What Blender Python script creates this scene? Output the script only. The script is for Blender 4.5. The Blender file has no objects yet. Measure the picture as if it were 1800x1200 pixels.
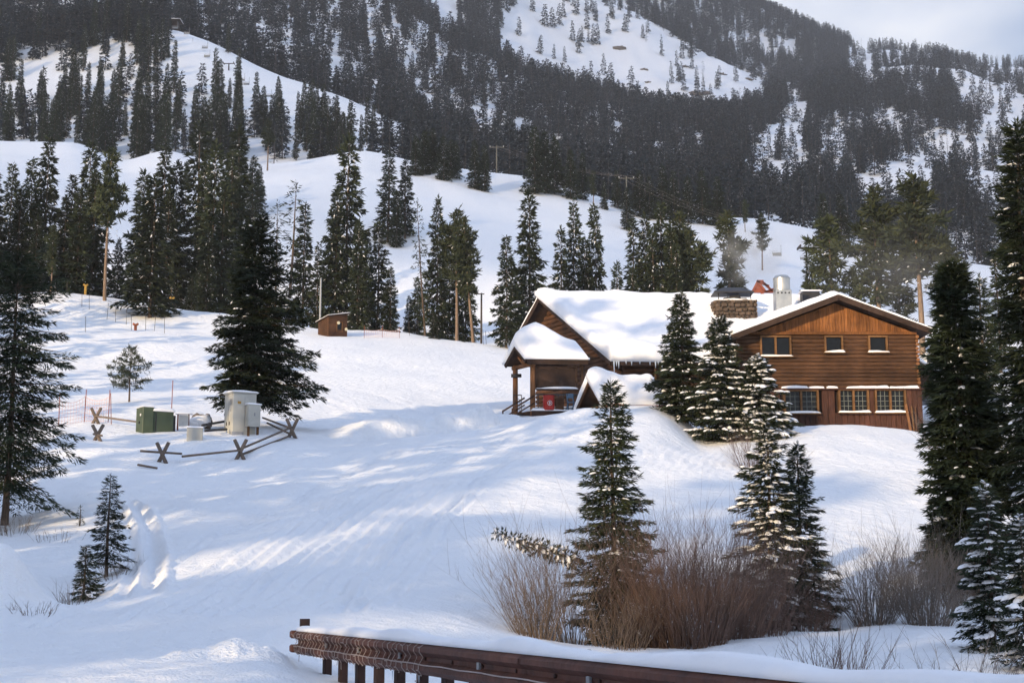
import bpy, math, random
import numpy as np
from mathutils import Vector, Matrix

S = bpy.context.scene
COL = S.collection
R = math.radians

# ------------------------------------------------------------------ camera
FPX = 2500.0                     # focal length in photograph pixels (1800 wide)
ZC = 1.65                        # eye height above the road
PITCH = math.atan2(400.0, FPX)   # horizon at y = 1000
cam_d = bpy.data.cameras.new('camera')
cam_d.sensor_width = 36.0
cam_d.lens = FPX / 1800.0 * 36.0
cam_d.clip_start = 0.3
cam_d.clip_end = 12000
cam = bpy.data.objects.new('camera', cam_d)
COL.objects.link(cam)
cam.location = (0, 0, ZC)
cam.rotation_euler = (math.pi / 2 + PITCH, 0, 0)
S.camera = cam

# ------------------------------------------------------------------ light
SUN_EL = R(12.0)
SUN_AZ = R(33.0)                 # light travels away from the viewer, towards the right by this angle
sun_dir = Vector((math.sin(SUN_AZ) * math.cos(SUN_EL), math.cos(SUN_AZ) * math.cos(SUN_EL), -math.sin(SUN_EL)))
w = bpy.data.worlds.new('World')
S.world = w
w.use_nodes = True
nt = w.node_tree
nt.nodes.clear()
N = nt.nodes.new
out = N('ShaderNodeOutputWorld')
bg = N('ShaderNodeBackground')
sky = N('ShaderNodeTexSky')
sky.sky_type = 'NISHITA'
sky.sun_disc = False
sky.sun_elevation = SUN_EL
sky.sun_rotation = math.atan2(-sun_dir.x, -sun_dir.y)
sky.altitude = 2000
sky.air_density = 1.0
sky.dust_density = 1.0
sky.ozone_density = 1.0
bg.inputs['Strength'].default_value = 0.15
# broken cloud over the whole dome
tc = N('ShaderNodeTexCoord')
mp = N('ShaderNodeMapping')
mp.inputs['Scale'].default_value = (1.0, 1.0, 2.2)
mp.inputs['Location'].default_value = (1.28, -1.73, 1.99)
nz = N('ShaderNodeTexNoise')
nz.inputs['Scale'].default_value = 2.6
nz.inputs['Detail'].default_value = 5
nz.inputs['Roughness'].default_value = 0.5
rmp = N('ShaderNodeValToRGB')
rmp.color_ramp.elements[0].position = 0.30
rmp.color_ramp.elements[0].color = (0.55, 0.55, 0.55, 1)
rmp.color_ramp.elements[1].position = 0.62
rmp.color_ramp.elements[1].color = (0.92, 0.92, 0.92, 1)
crm = N('ShaderNodeValToRGB')
crm.color_ramp.elements[0].position = 0.42
crm.color_ramp.elements[0].color = (3.5, 4.0, 5.2, 1)
crm.color_ramp.elements[1].position = 0.58
crm.color_ramp.elements[1].color = (8.6, 8.3, 8.1, 1)
mx = N('ShaderNodeMixRGB')
L = nt.links.new
L(tc.outputs['Generated'], mp.inputs['Vector'])
L(mp.outputs['Vector'], nz.inputs['Vector'])
L(nz.outputs['Fac'], rmp.inputs['Fac'])
L(nz.outputs['Fac'], crm.inputs['Fac'])
# the veil of cloud is thinner and bluer towards the zenith
sx = N('ShaderNodeSeparateXYZ'); mr = N('ShaderNodeMapRange')
mr.inputs['From Min'].default_value = 0.25; mr.inputs['From Max'].default_value = 0.8
mr.inputs['To Min'].default_value = 0.0; mr.inputs['To Max'].default_value = 1.0
L(tc.outputs['Generated'], sx.inputs[0]); L(sx.outputs['Z'], mr.inputs['Value'])
zb = N('ShaderNodeMixRGB'); zb.inputs['Color2'].default_value = (3.2, 4.5, 7.2, 1)
L(mr.outputs['Result'], zb.inputs['Fac']); L(crm.outputs['Color'], zb.inputs['Color1'])
L(rmp.outputs['Color'], mx.inputs['Fac'])
L(sky.outputs['Color'], mx.inputs['Color1'])
L(zb.outputs['Color'], mx.inputs['Color2'])
L(mx.outputs['Color'], bg.inputs['Color'])
L(bg.outputs['Background'], out.inputs['Surface'])

sl = bpy.data.lights.new('sun', 'SUN')
sl.energy = 4.4
sl.angle = R(0.6)
sl.color = (1.0, 0.76, 0.46)
sun = bpy.data.objects.new('sun', sl)
COL.objects.link(sun)
sun.rotation_euler = sun_dir.to_track_quat('-Z', 'Y').to_euler()
sun.location = (-60, -80, 60)

S.render.engine = 'CYCLES'
S.cycles.use_denoising = True
S.cycles.max_bounces = 6
S.cycles.use_adaptive_sampling = True
S.cycles.adaptive_threshold = 0.03
S.cycles.diffuse_bounces = 2
S.cycles.transparent_max_bounces = 6
S.cycles.volume_bounces = 0
S.view_settings.view_transform = 'Standard'
S.view_settings.look = 'None'
S.view_settings.exposure = 0.25
S.view_settings.gamma = 1.0
S.view_settings.use_curve_mapping = False

# ------------------------------------------------------------------ helpers
rng = np.random.default_rng(7)
random.seed(7)

def esl(py):
    """elevation slope (height over horizontal depth) of a photograph row"""
    return np.tan(PITCH + np.arctan((600.0 - np.asarray(py, float)) / FPX))

def inv_esl(e):
    return 600.0 - FPX * np.tan(np.arctan(e) - PITCH)

def px_to_u(px, py):
    cy = (600.0 - py) / FPX
    return (px - 900.0) / FPX / (math.cos(PITCH) - cy * math.sin(PITCH))

def P(px, py, Y):
    return Vector((px_to_u(px, py) * Y, Y, ZC + Y * float(esl(py))))

def nodes_mat(name):
    m = bpy.data.materials.new(name)
    m.use_nodes = True
    t = m.node_tree
    b = t.nodes['Principled BSDF']
    return m, t, b

def mat(name, c1, c2=None, rough=0.7, scale=6.0, metal=0.0, stretch=(1, 1, 1), bump=0.0, bscale=None, spec=0.3, detail=4, objvar=0.0, coords='Object', stain=0.0):
    m, t, b = nodes_mat(name)
    b.inputs['Roughness'].default_value = rough
    b.inputs['Metallic'].default_value = metal
    b.inputs['Specular IOR Level'].default_value = spec
    c2 = c2 or tuple(x * 0.75 for x in c1)
    tc = t.nodes.new('ShaderNodeTexCoord')
    mp = t.nodes.new('ShaderNodeMapping')
    mp.inputs['Scale'].default_value = stretch
    nz = t.nodes.new('ShaderNodeTexNoise')
    nz.inputs['Scale'].default_value = scale
    nz.inputs['Detail'].default_value = detail
    rp = t.nodes.new('ShaderNodeValToRGB')
    rp.color_ramp.elements[0].position = 0.32
    rp.color_ramp.elements[1].position = 0.68
    rp.color_ramp.elements[0].color = (*c2, 1)
    rp.color_ramp.elements[1].color = (*c1, 1)
    t.links.new(tc.outputs[coords], mp.inputs['Vector'])
    t.links.new(mp.outputs['Vector'], nz.inputs['Vector'])
    t.links.new(nz.outputs['Fac'], rp.inputs['Fac'])
    last = rp.outputs['Color']
    if objvar:
        oi = t.nodes.new('ShaderNodeObjectInfo')
        hs = t.nodes.new('ShaderNodeHueSaturation')
        mr = t.nodes.new('ShaderNodeMapRange')
        mr.inputs['To Min'].default_value = 1 - objvar
        mr.inputs['To Max'].default_value = 1 + objvar
        t.links.new(oi.outputs['Random'], mr.inputs['Value'])
        t.links.new(mr.outputs['Result'], hs.inputs['Value'])
        t.links.new(last, hs.inputs['Color'])
        last = hs.outputs['Color']
    if stain:
        n5 = t.nodes.new('ShaderNodeTexNoise'); n5.inputs['Scale'].default_value = 0.55; n5.inputs['Detail'].default_value = 6
        n5.inputs['Roughness'].default_value = 0.65
        r5 = t.nodes.new('ShaderNodeMapRange'); r5.inputs['From Min'].default_value = 0.36; r5.inputs['From Max'].default_value = 0.62
        r5.inputs['To Min'].default_value = 1 - stain; r5.inputs['To Max'].default_value = 1.12
        h5 = t.nodes.new('ShaderNodeHueSaturation')
        t.links.new(tc.outputs['Object'], n5.inputs['Vector']); t.links.new(n5.outputs['Fac'], r5.inputs['Value'])
        t.links.new(r5.outputs['Result'], h5.inputs['Value']); t.links.new(last, h5.inputs['Color'])
        last = h5.outputs['Color']
    t.links.new(last, b.inputs['Base Color'])
    if bump:
        n2 = t.nodes.new('ShaderNodeTexNoise')
        n2.inputs['Scale'].default_value = bscale or scale * 3
        n2.inputs['Detail'].default_value = 3
        bp = t.nodes.new('ShaderNodeBump')
        bp.inputs['Strength'].default_value = bump
        bp.inputs['Distance'].default_value = 0.05
        t.links.new(mp.outputs['Vector'], n2.inputs['Vector'])
        t.links.new(n2.outputs['Fac'], bp.inputs['Height'])
        t.links.new(bp.outputs['Normal'], b.inputs['Normal'])
    return m

def np_mesh(name, V, F4=None, F3=None, mats=None, midx=None, smooth=False):
    """fast mesh from arrays: V (n,3), F4 (m,4), F3 (k,3)"""
    me = bpy.data.meshes.new(name)
    V = np.asarray(V, np.float32)
    q = 0 if F4 is None else len(F4)
    k = 0 if F3 is None else len(F3)
    me.vertices.add(len(V))
    me.vertices.foreach_set('co', V.ravel())
    loops = []
    if q: loops.append(np.asarray(F4, np.int32).ravel())
    if k: loops.append(np.asarray(F3, np.int32).ravel())
    loops = np.concatenate(loops) if loops else np.zeros(0, np.int32)
    me.loops.add(len(loops))
    me.loops.foreach_set('vertex_index', loops)
    me.polygons.add(q + k)
    st = np.concatenate([np.arange(q) * 4, q * 4 + np.arange(k) * 3]).astype(np.int32)
    me.polygons.foreach_set('loop_start', st)
    if smooth:
        me.polygons.foreach_set('use_smooth', np.ones(q + k, bool))
    for m in (mats or []):
        me.materials.append(m)
    if midx is not None:
        me.polygons.foreach_set('material_index', np.asarray(midx, np.int32))
    me.update(calc_edges=True)
    return me

ORG = {}
def link(name, me, parent=None, loc=None):
    o = bpy.data.objects.new(name, me)
    COL.objects.link(o)
    if parent is not None:
        o.parent = parent
    if loc is not None:
        o.location = loc
    return o

def tag(o, label=None, cat=None, group=None, kind=None):
    if label: o['label'] = label
    if cat: o['category'] = cat
    if group: o['group'] = group
    if kind: o['kind'] = kind
    return o

def empty(name, loc, label=None, cat=None, group=None):
    o = link(name, None, None, loc)
    o.empty_display_size = 0.2
    ORG[o.name] = Vector(loc)
    return tag(o, label, cat, group)

class MB:
    """collects simple solids in world space; build() links them as ONE mesh object"""
    def __init__(s):
        s.v = []; s.f = []
    def add(s, vs, fs):
        b = len(s.v)
        s.v += [tuple(v) for v in vs]
        s.f += [tuple(i + b for i in f) for f in fs]
        return s
    def box(s, c, size, ax=None):
        c = Vector(c)
        X, Y, Z = ax if ax else (Vector((1, 0, 0)), Vector((0, 1, 0)), Vector((0, 0, 1)))
        hx, hy, hz = [k / 2 for k in size]
        vs = [c + X * (hx * i) + Y * (hy * j) + Z * (hz * k) for k in (-1, 1) for j in (-1, 1) for i in (-1, 1)]
        return s.add(vs, [(0, 2, 3, 1), (4, 5, 7, 6), (0, 1, 5, 4), (2, 6, 7, 3), (0, 4, 6, 2), (1, 3, 7, 5)])
    def beam(s, a, b, wd, h, up=(0, 0, 1)):
        a, b = Vector(a), Vector(b)
        Y = (b - a).normalized()
        X = Y.cross(Vector(up))
        if X.length < 1e-4: X = Vector((1, 0, 0))
        X.normalize(); Z = X.cross(Y)
        return s.box((a + b) / 2, (wd, (b - a).length, h), (X, Y, Z))
    def tube(s, a, b, r0, r1=None, n=8, cap=True):
        a, b = Vector(a), Vector(b)
        r1 = r0 if r1 is None else r1
        d = (b - a).normalized()
        X = d.cross(Vector((0, 0, 1)))
        if X.length < 1e-3: X = Vector((1, 0, 0))
        X.normalize(); Yv = d.cross(X)
        vs = []
        for p, r in ((a, r0), (b, r1)):
            for i in range(n):
                t = 2 * math.pi * i / n
                vs.append(p + X * (r * math.cos(t)) + Yv * (r * math.sin(t)))
        fs = [(i, (i + 1) % n, n + (i + 1) % n, n + i) for i in range(n)]
        if cap:
            fs += [tuple(range(n - 1, -1, -1)), tuple(range(n, 2 * n))]
        return s.add(vs, fs)
    def prism(s, poly, off):
        """polygon (list of points) extruded by a vector"""
        n = len(poly); off = Vector(off)
        vs = [Vector(p) for p in poly] + [Vector(p) + off for p in poly]
        fs = [tuple(range(n)), tuple(range(2 * n - 1, n - 1, -1))] + [(i, n + i, n + (i + 1) % n, (i + 1) % n) for i in range(n)]
        return s.add(vs, fs)
    def build(s, name, m, parent=None, smooth=False, bevel=0.0, kind=None):
        o_ = ORG.get(parent.name, Vector((0, 0, 0))) if parent is not None else Vector((0, 0, 0))
        root = None
        if parent is None:
            xs = np.array(s.v)
            o_ = Vector(((xs[:, 0].min() + xs[:, 0].max()) / 2, (xs[:, 1].min() + xs[:, 1].max()) / 2, xs[:, 2].min()))
            root = o_
        me = bpy.data.meshes.new(name)
        me.from_pydata([tuple(Vector(v) - o_) for v in s.v], [], s.f)
        if m: me.materials.append(m)
        me.validate()
        import bmesh
        bm = bmesh.new(); bm.from_mesh(me)
        bmesh.ops.recalc_face_normals(bm, faces=bm.faces)
        if bevel:
            bmesh.ops.bevel(bm, geom=bm.edges[:], offset=bevel, segments=1, affect='EDGES')
        bm.to_mesh(me); bm.free()
        if smooth:
            for p in me.polygons: p.use_smooth = True
        o = link(name, me, parent, root)
        ORG[o.name] = o_
        if kind: o['kind'] = kind
        return o

def vnoise(x, y, seed=0):
    """smooth value noise, arrays in, about -1..1 out"""
    xi = np.floor(x).astype(np.int64); yi = np.floor(y).astype(np.int64)
    xf = x - xi; yf = y - yi
    def h(a, b):
        n = (a * 374761393 + b * 668265263 + seed * 974711) & 0x7fffffff
        n = ((n ^ (n >> 13)) * 1274126177) & 0x7fffffff
        n = n ^ (n >> 16)
        return (n & 0xffff) / 32767.5 - 1.0
    sx = xf * xf * (3 - 2 * xf); sy = yf * yf * (3 - 2 * yf)
    a = h(xi, yi) * (1 - sx) + h(xi + 1, yi) * sx
    b = h(xi, yi + 1) * (1 - sx) + h(xi + 1, yi + 1) * sx
    return a * (1 - sy) + b * sy

def fbm(x, y, oct=4, seed=0):
    r = np.zeros_like(np.asarray(x, float)); a = 1.0
    for k in range(oct):
        r = r + a * vnoise(x * 2 ** k, y * 2 ** k, seed + k)
        a *= 0.5
    return r

# ------------------------------------------------------------------ materials
def snow_material(name, corduroy=False):
    m, t, b = nodes_mat(name)
    b.inputs['Roughness'].default_value = 0.75
    b.inputs['Specular IOR Level'].default_value = 0.25
    tc = t.nodes.new('ShaderNodeTexCoord')
    n1 = t.nodes.new('ShaderNodeTexNoise'); n1.inputs['Scale'].default_value = 0.35; n1.inputs['Detail'].default_value = 6
    rp = t.nodes.new('ShaderNodeValToRGB')
    rp.color_ramp.elements[0].color = (0.84, 0.86, 0.89, 1); rp.color_ramp.elements[1].color = (0.90, 0.905, 0.92, 1)
    t.links.new(tc.outputs['Object'], n1.inputs['Vector']); t.links.new(n1.outputs['Fac'], rp.inputs['Fac'])
    t.links.new(rp.outputs['Color'], b.inputs['Base Color'])
    n2 = t.nodes.new('ShaderNodeTexNoise'); n2.inputs['Scale'].default_value = 2.2; n2.inputs['Detail'].default_value = 5
    n3 = t.nodes.new('ShaderNodeTexNoise'); n3.inputs['Scale'].default_value = 22; n3.inputs['Detail'].default_value = 3
    t.links.new(tc.outputs['Object'], n2.inputs['Vector']); t.links.new(tc.outputs['Object'], n3.inputs['Vector'])
    ad = t.nodes.new('ShaderNodeMath'); ad.operation = 'MULTIPLY_ADD'
    t.links.new(n3.outputs['Fac'], ad.inputs[0]); ad.inputs[1].default_value = 0.30
    t.links.new(n2.outputs['Fac'], ad.inputs[2])
    h = ad.outputs[0]
    # groomed ribs left by the snowcat, breaking up in patches
    mpw = t.nodes.new('ShaderNodeMapping'); mpw.inputs['Rotation'].default_value = (0, 0, 0.22)
    wv = t.nodes.new('ShaderNodeTexWave'); wv.bands_direction = 'X'; wv.inputs['Scale'].default_value = 0.85; wv.inputs['Distortion'].default_value = 1.6
    wv.inputs['Detail'].default_value = 2; wv.inputs['Detail Scale'].default_value = 0.6
    n4 = t.nodes.new('ShaderNodeTexNoise'); n4.inputs['Scale'].default_value = 0.09; n4.inputs['Detail'].default_value = 3
    r4 = t.nodes.new('ShaderNodeMapRange'); r4.inputs['From Min'].default_value = 0.48; r4.inputs['From Max'].default_value = 0.62
    r4.inputs['To Max'].default_value = 0.13
    t.links.new(tc.outputs['Object'], mpw.inputs['Vector']); t.links.new(mpw.outputs['Vector'], wv.inputs['Vector'])
    t.links.new(tc.outputs['Object'], n4.inputs['Vector']); t.links.new(n4.outputs['Fac'], r4.inputs['Value'])
    a2 = t.nodes.new('ShaderNodeMath'); a2.operation = 'MULTIPLY_ADD'
    t.links.new(wv.outputs['Fac'], a2.inputs[0]); t.links.new(r4.outputs['Result'], a2.inputs[1]); t.links.new(h, a2.inputs[2])
    h = a2.outputs[0]
    bp = t.nodes.new('ShaderNodeBump'); bp.inputs['Strength'].default_value = 0.9; bp.inputs['Distance'].default_value = 0.17
    t.links.new(h, bp.inputs['Height'])
    t.links.new(bp.outputs['Normal'], b.inputs['Normal'])
    return m

M = {}
M['snow'] = snow_material('snow')
M['snow_clean'] = mat('snow_clean', (0.90, 0.90, 0.92), (0.85, 0.86, 0.89), rough=0.7, scale=3, bump=0.3, bscale=5)
# ------------------------------------------------------------------ terrain
# each entry: horizontal depth in metres, then the row at which the snow lies there along the photograph's width
PROF = [
 (4.0,  [(0, 1900)]),
 (10.0, [(0, 1325), (700, 1330), (1000, 1400), (1800, 1420)]),
 (14.0, [(0, 1235), (500, 1250), (700, 1262), (1000, 1300), (1800, 1290)]),
 (18.0, [(-400, 1140), (0, 1168), (330, 1160), (450, 1158), (540, 1186), (650, 1198), (800, 1232), (1800, 1230)]),
 (24.0, [(-400, 1070), (0, 1118), (150, 1118), (300, 1110), (500, 1090), (700, 1085), (900, 1115), (1100, 1160), (1300, 1150), (1500, 1140), (1650, 1130), (1800, 1130), (2300, 1100)]),
 (32.0, [(-400, 960), (0, 1035), (60, 1060), (150, 1062), (230, 1040), (270, 1030), (400, 1015), (600, 1005), (800, 1010), (900, 1050), (1000, 1110), (1200, 1115), (1400, 1100), (1600, 1085), (1800, 1075), (2300, 1020)]),
 (38.0, [(-400, 900), (0, 975), (130, 1000), (230, 985), (300, 965), (500, 945), (700, 940), (900, 960), (1050, 1000), (1200, 1010), (1400, 1010), (1600, 1005), (1800, 1000), (2300, 950)]),
 (46.0, [(-400, 850), (0, 925), (140, 905), (230, 900), (300, 893), (500, 880), (700, 872), (900, 880), (1100, 890), (1300, 895), (1500, 905), (1650, 925), (1800, 940), (2300, 890)]),
 (57.0, [(-400, 790), (0, 822), (100, 800), (160, 800), (280, 812), (420, 818), (520, 812), (600, 822), (700, 802), (900, 795), (1000, 796), (1150, 805), (1300, 825), (1450, 815), (1600, 828), (1800, 840), (2300, 800)]),
 (62.0, [(-400, 770), (0, 790), (120, 766), (200, 783), (300, 774), (420, 778), (520, 778), (600, 793), (700, 785), (850, 778), (950, 762), (1050, 747), (1150, 760), (1230, 800), (1330, 790), (1450, 782), (1620, 800), (1800, 815), (2300, 780)]),
 (66.0, [(-400, 750), (0, 768), (160, 757), (330, 757), (450, 757), (550, 764), (600, 776), (700, 772), (850, 768), (950, 742), (1050, 726), (1160, 722), (1230, 782), (1330, 775), (1450, 763), (1620, 780), (1800, 800), (2300, 770)]),
 (71.0, [(-400, 735), (0, 745), (300, 740), (550, 745), (620, 762), (700, 762), (860, 748), (920, 742), (1000, 722), (1100, 708), (1180, 708), (1240, 765), (1330, 757), (1500, 748), (1600, 756), (1640, 772), (1800, 785)]),
 (75.0, [(-400, 725), (0, 728), (300, 724), (550, 728), (650, 742), (760, 738), (850, 736), (920, 728), (1000, 722), (1100, 712), (1180, 712), (1260, 752), (1330, 752), (1500, 750), (1600, 758), (1640, 768), (1800, 780)]),
 (80.0, [(-400, 712), (0, 712), (300, 710), (550, 710), (700, 718), (850, 722), (1000, 720), (1100, 715), (1300, 745), (1600, 752), (1640, 742), (1800, 755)]),
 (92.0, [(-400, 685), (0, 675), (300, 680), (600, 680), (800, 688), (900, 694), (1050, 712), (1200, 712), (1400, 730), (1600, 730), (1650, 700), (1800, 712)]),
 (106.0,[(-400, 645), (0, 630), (300, 640), (600, 640), (900, 655), (1100, 680), (1600, 695), (1800, 690)]),
 (116.0,[(-400, 615), (0, 600), (130, 597), (300, 602), (380, 610), (600, 612), (900, 640), (1100, 666), (1800, 670)]),
 (128.0,[(-400, 560), (0, 568), (130, 572), (300, 580), (450, 592), (600, 595), (750, 607), (900, 630), (1100, 655), (1800, 655)]),
 (140.0,[(-400, 510), (0, 520), (100, 510), (200, 522), (340, 545), (420, 555), (560, 578), (620, 580), (700, 583), (850, 604), (1000, 626), (1200, 640), (1800, 640)]),
 (152.0,[(-400, 500), (0, 520), (200, 528), (340, 552), (560, 586), (850, 612), (1000, 626), (1200, 635), (1400, 640), (1600, 640), (1800, 630)]),
 (180.0,[(-400, 480), (0, 505), (200, 505), (340, 525), (450, 545), (600, 555), (850, 565), (1000, 560), (1200, 560), (1400, 570), (1600, 590), (1800, 590)]),
 (215.0,[(-400, 390), (0, 420), (200, 425), (400, 435), (600, 430), (800, 455), (1000, 470), (1200, 490), (1400, 510), (1600, 530), (1800, 540)]),
 (258.0,[(-400, 280), (0, 310), (200, 335), (400, 340), (600, 320), (800, 350), (1000, 390), (1150, 430), (1300, 440), (1450, 470), (1600, 495), (1800, 515)]),
 (300.0,[(-400, 215), (0, 246), (140, 248), (210, 286), (290, 260), (380, 285), (450, 290), (520, 282), (640, 264), (740, 286), (860, 301), (930, 308), (1050, 343), (1130, 373), (1250, 381), (1330, 382), (1420, 398), (1500, 423), (1650, 455), (1800, 478), (2200, 500)]),
 (340.0,[(-400, 215), (0, 262), (140, 262), (210, 290), (290, 275), (450, 300), (640, 282), (740, 300), (930, 322), (1050, 355), (1130, 383), (1330, 392), (1500, 430), (1650, 462), (1800, 480), (2200, 490)]),
 (380.0,[(-400, 170), (0, 235), (200, 245), (400, 245), (600, 262), (700, 280), (900, 312), (1000, 335), (1130, 368), (1250, 375), (1400, 385), (1650, 440), (1800, 450)]),
 (430.0,[(-400, 60), (0, 160), (150, 150), (300, 140), (450, 180), (600, 225), (720, 260), (900, 305), (1100, 345), (1300, 365), (1500, 385), (1800, 405)]),
 (480.0,[(-400, -20), (0, 88), (120, 68), (200, 50), (290, 40), (330, 48), (400, 82), (480, 128), (600, 178), (720, 225), (850, 275), (1000, 312), (1200, 340), (1400, 350), (1600, 350), (1800, 355)]),
 (540.0,[(-400, -40), (0, 98), (290, 62), (400, 100), (480, 145), (600, 195), (720, 240), (850, 275), (1000, 305), (1200, 325), (1400, 330), (1600, 335), (1800, 330)]),
 (650.0,[(-400, -160), (0, 20), (300, 10), (500, 70), (700, 140), (900, 200), (1100, 245), (1300, 262), (1500, 285), (1800, 290)]),
 (800.0,[(-400, -300), (0, -150), (300, -120), (500, -70), (650, 5), (780, 75), (900, 130), (1000, 168), (1130, 205), (1250, 210), (1400, 210), (1600, 220), (1800, 235)]),
 (900.0,[(-400, -350), (0, -220), (500, -130), (650, -30), (780, 85), (900, 150), (1000, 190), (1130, 222), (1250, 222), (1400, 195), (1600, 180), (1800, 205)]),
 (1050.0,[(-400, -400), (0, -260), (500, -180), (700, -90), (800, -10), (900, 70), (1000, 120), (1150, 160), (1300, 170), (1400, 168), (1500, 150), (1600, 140), (1800, 170)]),
 (1250.0,[(0, -300), (700, -200), (900, -85), (1000, -40), (1060, 0), (1150, 45), (1250, 100), (1350, 147), (1430, 145), (1600, 118), (1700, 135), (1800, 160)]),
 (1340.0,[(0, -300), (700, -200), (900, -80), (1000, -25), (1060, 18), (1150, 65), (1250, 115), (1350, 152), (1430, 140), (1600, 125), (1700, 140), (1800, 150)]),
 (1720.0,[(0, -350), (700, -300), (900, -200), (1200, -70), (1330, 14), (1440, 60), (1520, 96), (1560, 94), (1640, 96), (1700, 112), (1800, 124), (2200, 180)]),
 (2200.0,[(0, -250), (900, -100), (1330, 90), (1800, 190), (2200, 230)]),
]
PXS = np.concatenate([np.arange(-3200, -420, 80), np.arange(-420, -30, 15), np.arange(-30, 1832, 4.5), np.arange(1832, 2250, 15), np.arange(2250, 5100, 80)]).astype(float)
lnY = np.log(np.array([p[0] for p in PROF]))
ctrl = np.array([np.interp(PXS, [a for a, b in p[1]], [b for a, b in p[1]]) for p in PROF])
def gsm(A, sig, axis):
    n = int(3 * sig) + 1
    k = np.exp(-0.5 * (np.arange(-n, n + 1) / sig) ** 2); k /= k.sum()
    pad = [(0, 0), (0, 0)]; pad[axis] = (n, n)
    B = np.pad(A, pad, mode='edge')
    return sum(k[i] * np.take(B, np.arange(i, i + A.shape[axis]), axis=axis) for i in range(2 * n + 1))
# smooth the control curves along the width (work on an even grid)
_ev = np.arange(-3200, 5100, 10.0)
ctrl_e = np.array([np.interp(_ev, PXS, c) for c in ctrl])
ctrl_e = gsm(ctrl_e, 1.6, 1)
ctrl = np.array([np.interp(PXS, _ev, c) for c in ctrl_e])
ROWY = np.exp(np.linspace(math.log(4.0), math.log(2200.0), 760))
# Catmull style (monotone) interpolation in log depth
def hermite(xk, Yk, x):
    d = np.diff(xk)[:, None]; sl = np.diff(Yk, axis=0) / d
    m = np.zeros_like(Yk)
    m[1:-1] = np.where(sl[:-1] * sl[1:] > 0, 2 * sl[:-1] * sl[1:] / (sl[:-1] + sl[1:] + 1e-12), 0)
    m[0] = sl[0]; m[-1] = sl[-1]
    i = np.clip(np.searchsorted(xk, x, side='right') - 1, 0, len(xk) - 2)
    h = (xk[i + 1] - xk[i])[:, None]; t = ((x - xk[i])[:, None]) / h
    return (2*t**3-3*t**2+1)*Yk[i] + (t**3-2*t**2+t)*h*m[i] + (-2*t**3+3*t**2)*Yk[i+1] + (t**3-t**2)*h*m[i+1]
PYG = hermite(lnY, ctrl, np.log(ROWY))
PYG = gsm(PYG, 1.3, 0)
E = esl(PYG)
U = (PXS[None, :] - 900.0) / FPX / (math.cos(PITCH) - (600 - PYG) / FPX * math.sin(PITCH))
GX = U * ROWY[:, None]
GY = np.repeat(ROWY[:, None], len(PXS), 1)
GZ = ZC + GY * E
# natural unevenness: rolling drifts near, gullies and ribs far
near = np.clip((260 - GY) / 200, 0, 1)
GZ += near * (0.16 * fbm(GX / 7, GY / 9, 3, 3) + 0.050 * fbm(GX / 1.7, GY / 2.4, 4, 11)) * np.clip(GY / 25, 0.4, 1.3)
mid = np.clip((GY - 160) / 25, 0, 1) * np.clip((310 - GY) / 30, 0, 1)
GZ += mid * (1.1 * fbm(GX / 30, GY / 26, 3, 63) + .25 * fbm(GX / 7, GY / 8, 3, 64))
far = np.clip((GY - 420) / 200, 0, 1)
GZ += far * (6.5 * fbm(GX / 60, GY / 130, 4, 21) + 1.2 * fbm(GX / 14, GY / 30, 3, 31))
# ski and snowcat tracks running down the piste
trk = np.exp(-((PXS[None, :] - 520) / 230.0) ** 2) * np.clip((GY - 20) / 8, 0, 1) * np.clip((64 - GY) / 8, 0, 1)
GZ += 0.035 * trk * vnoise((GX - 0.12 * GY) * 2.6, GY / 7.0, 77)

# ploughed bank below the porch path, the drift at the lower left, clods by the rail end
def _w(px, Y, py):
    return px_to_u(px, py) * Y, Y
def ridge(a, b, h, w_near, w_far):
    global GZ
    ax_, ay_ = a; bx_, by_ = b
    ln = math.hypot(bx_ - ax_, by_ - ay_); ux, uy = (bx_ - ax_) / ln, (by_ - ay_) / ln
    s_ = (GX - ax_) * ux + (GY - ay_) * uy; d_ = -(GX - ax_) * uy + (GY - ay_) * ux
    win = np.clip(s_ / 2.5, 0, 1) * np.clip((ln - s_) / 2.5, 0, 1)
    GZ = GZ + h * win * np.where(d_ > 0, np.exp(-(d_ / w_far) ** 2), np.exp(-(d_ / w_near) ** 4)) * (1 + .25 * fbm(s_ * 1.1, d_ * .5, 3, 91))
ridge(_w(585, 66, 780), _w(925, 73.5, 735), .95, .5, 2.8)
ridge(_w(870, 62, 790), _w(1075, 68.5, 725), .35, 1.2, 1.6)
ridge(_w(100, 57, 806), _w(330, 60, 790), .22, .8, 2.2)
def knob(px, Y, py, h, rx, ry):
    global GZ
    x_, y_ = _w(px, Y, py)
    GZ = GZ + h * np.exp(-((GX - x_) / rx) ** 2 - ((GY - y_) / ry) ** 2)
knob(-2, 28.5, 1070, 1.15, .62, 1.6)
knob(430, 19.2, 1145, .14, .55, .5); knob(400, 18.8, 1150, .10, .25, .3); knob(330, 18.8, 1160, .10, .35, .4); knob(470, 18.7, 1160, .09, .3, .3)
clod = np.exp(-((GX + 3.6) / 1.3) ** 2 - ((GY - 18.9) / .8) ** 2)
GZ = GZ + .06 * clod * fbm(GX * 5, GY * 5, 3, 95)

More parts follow.
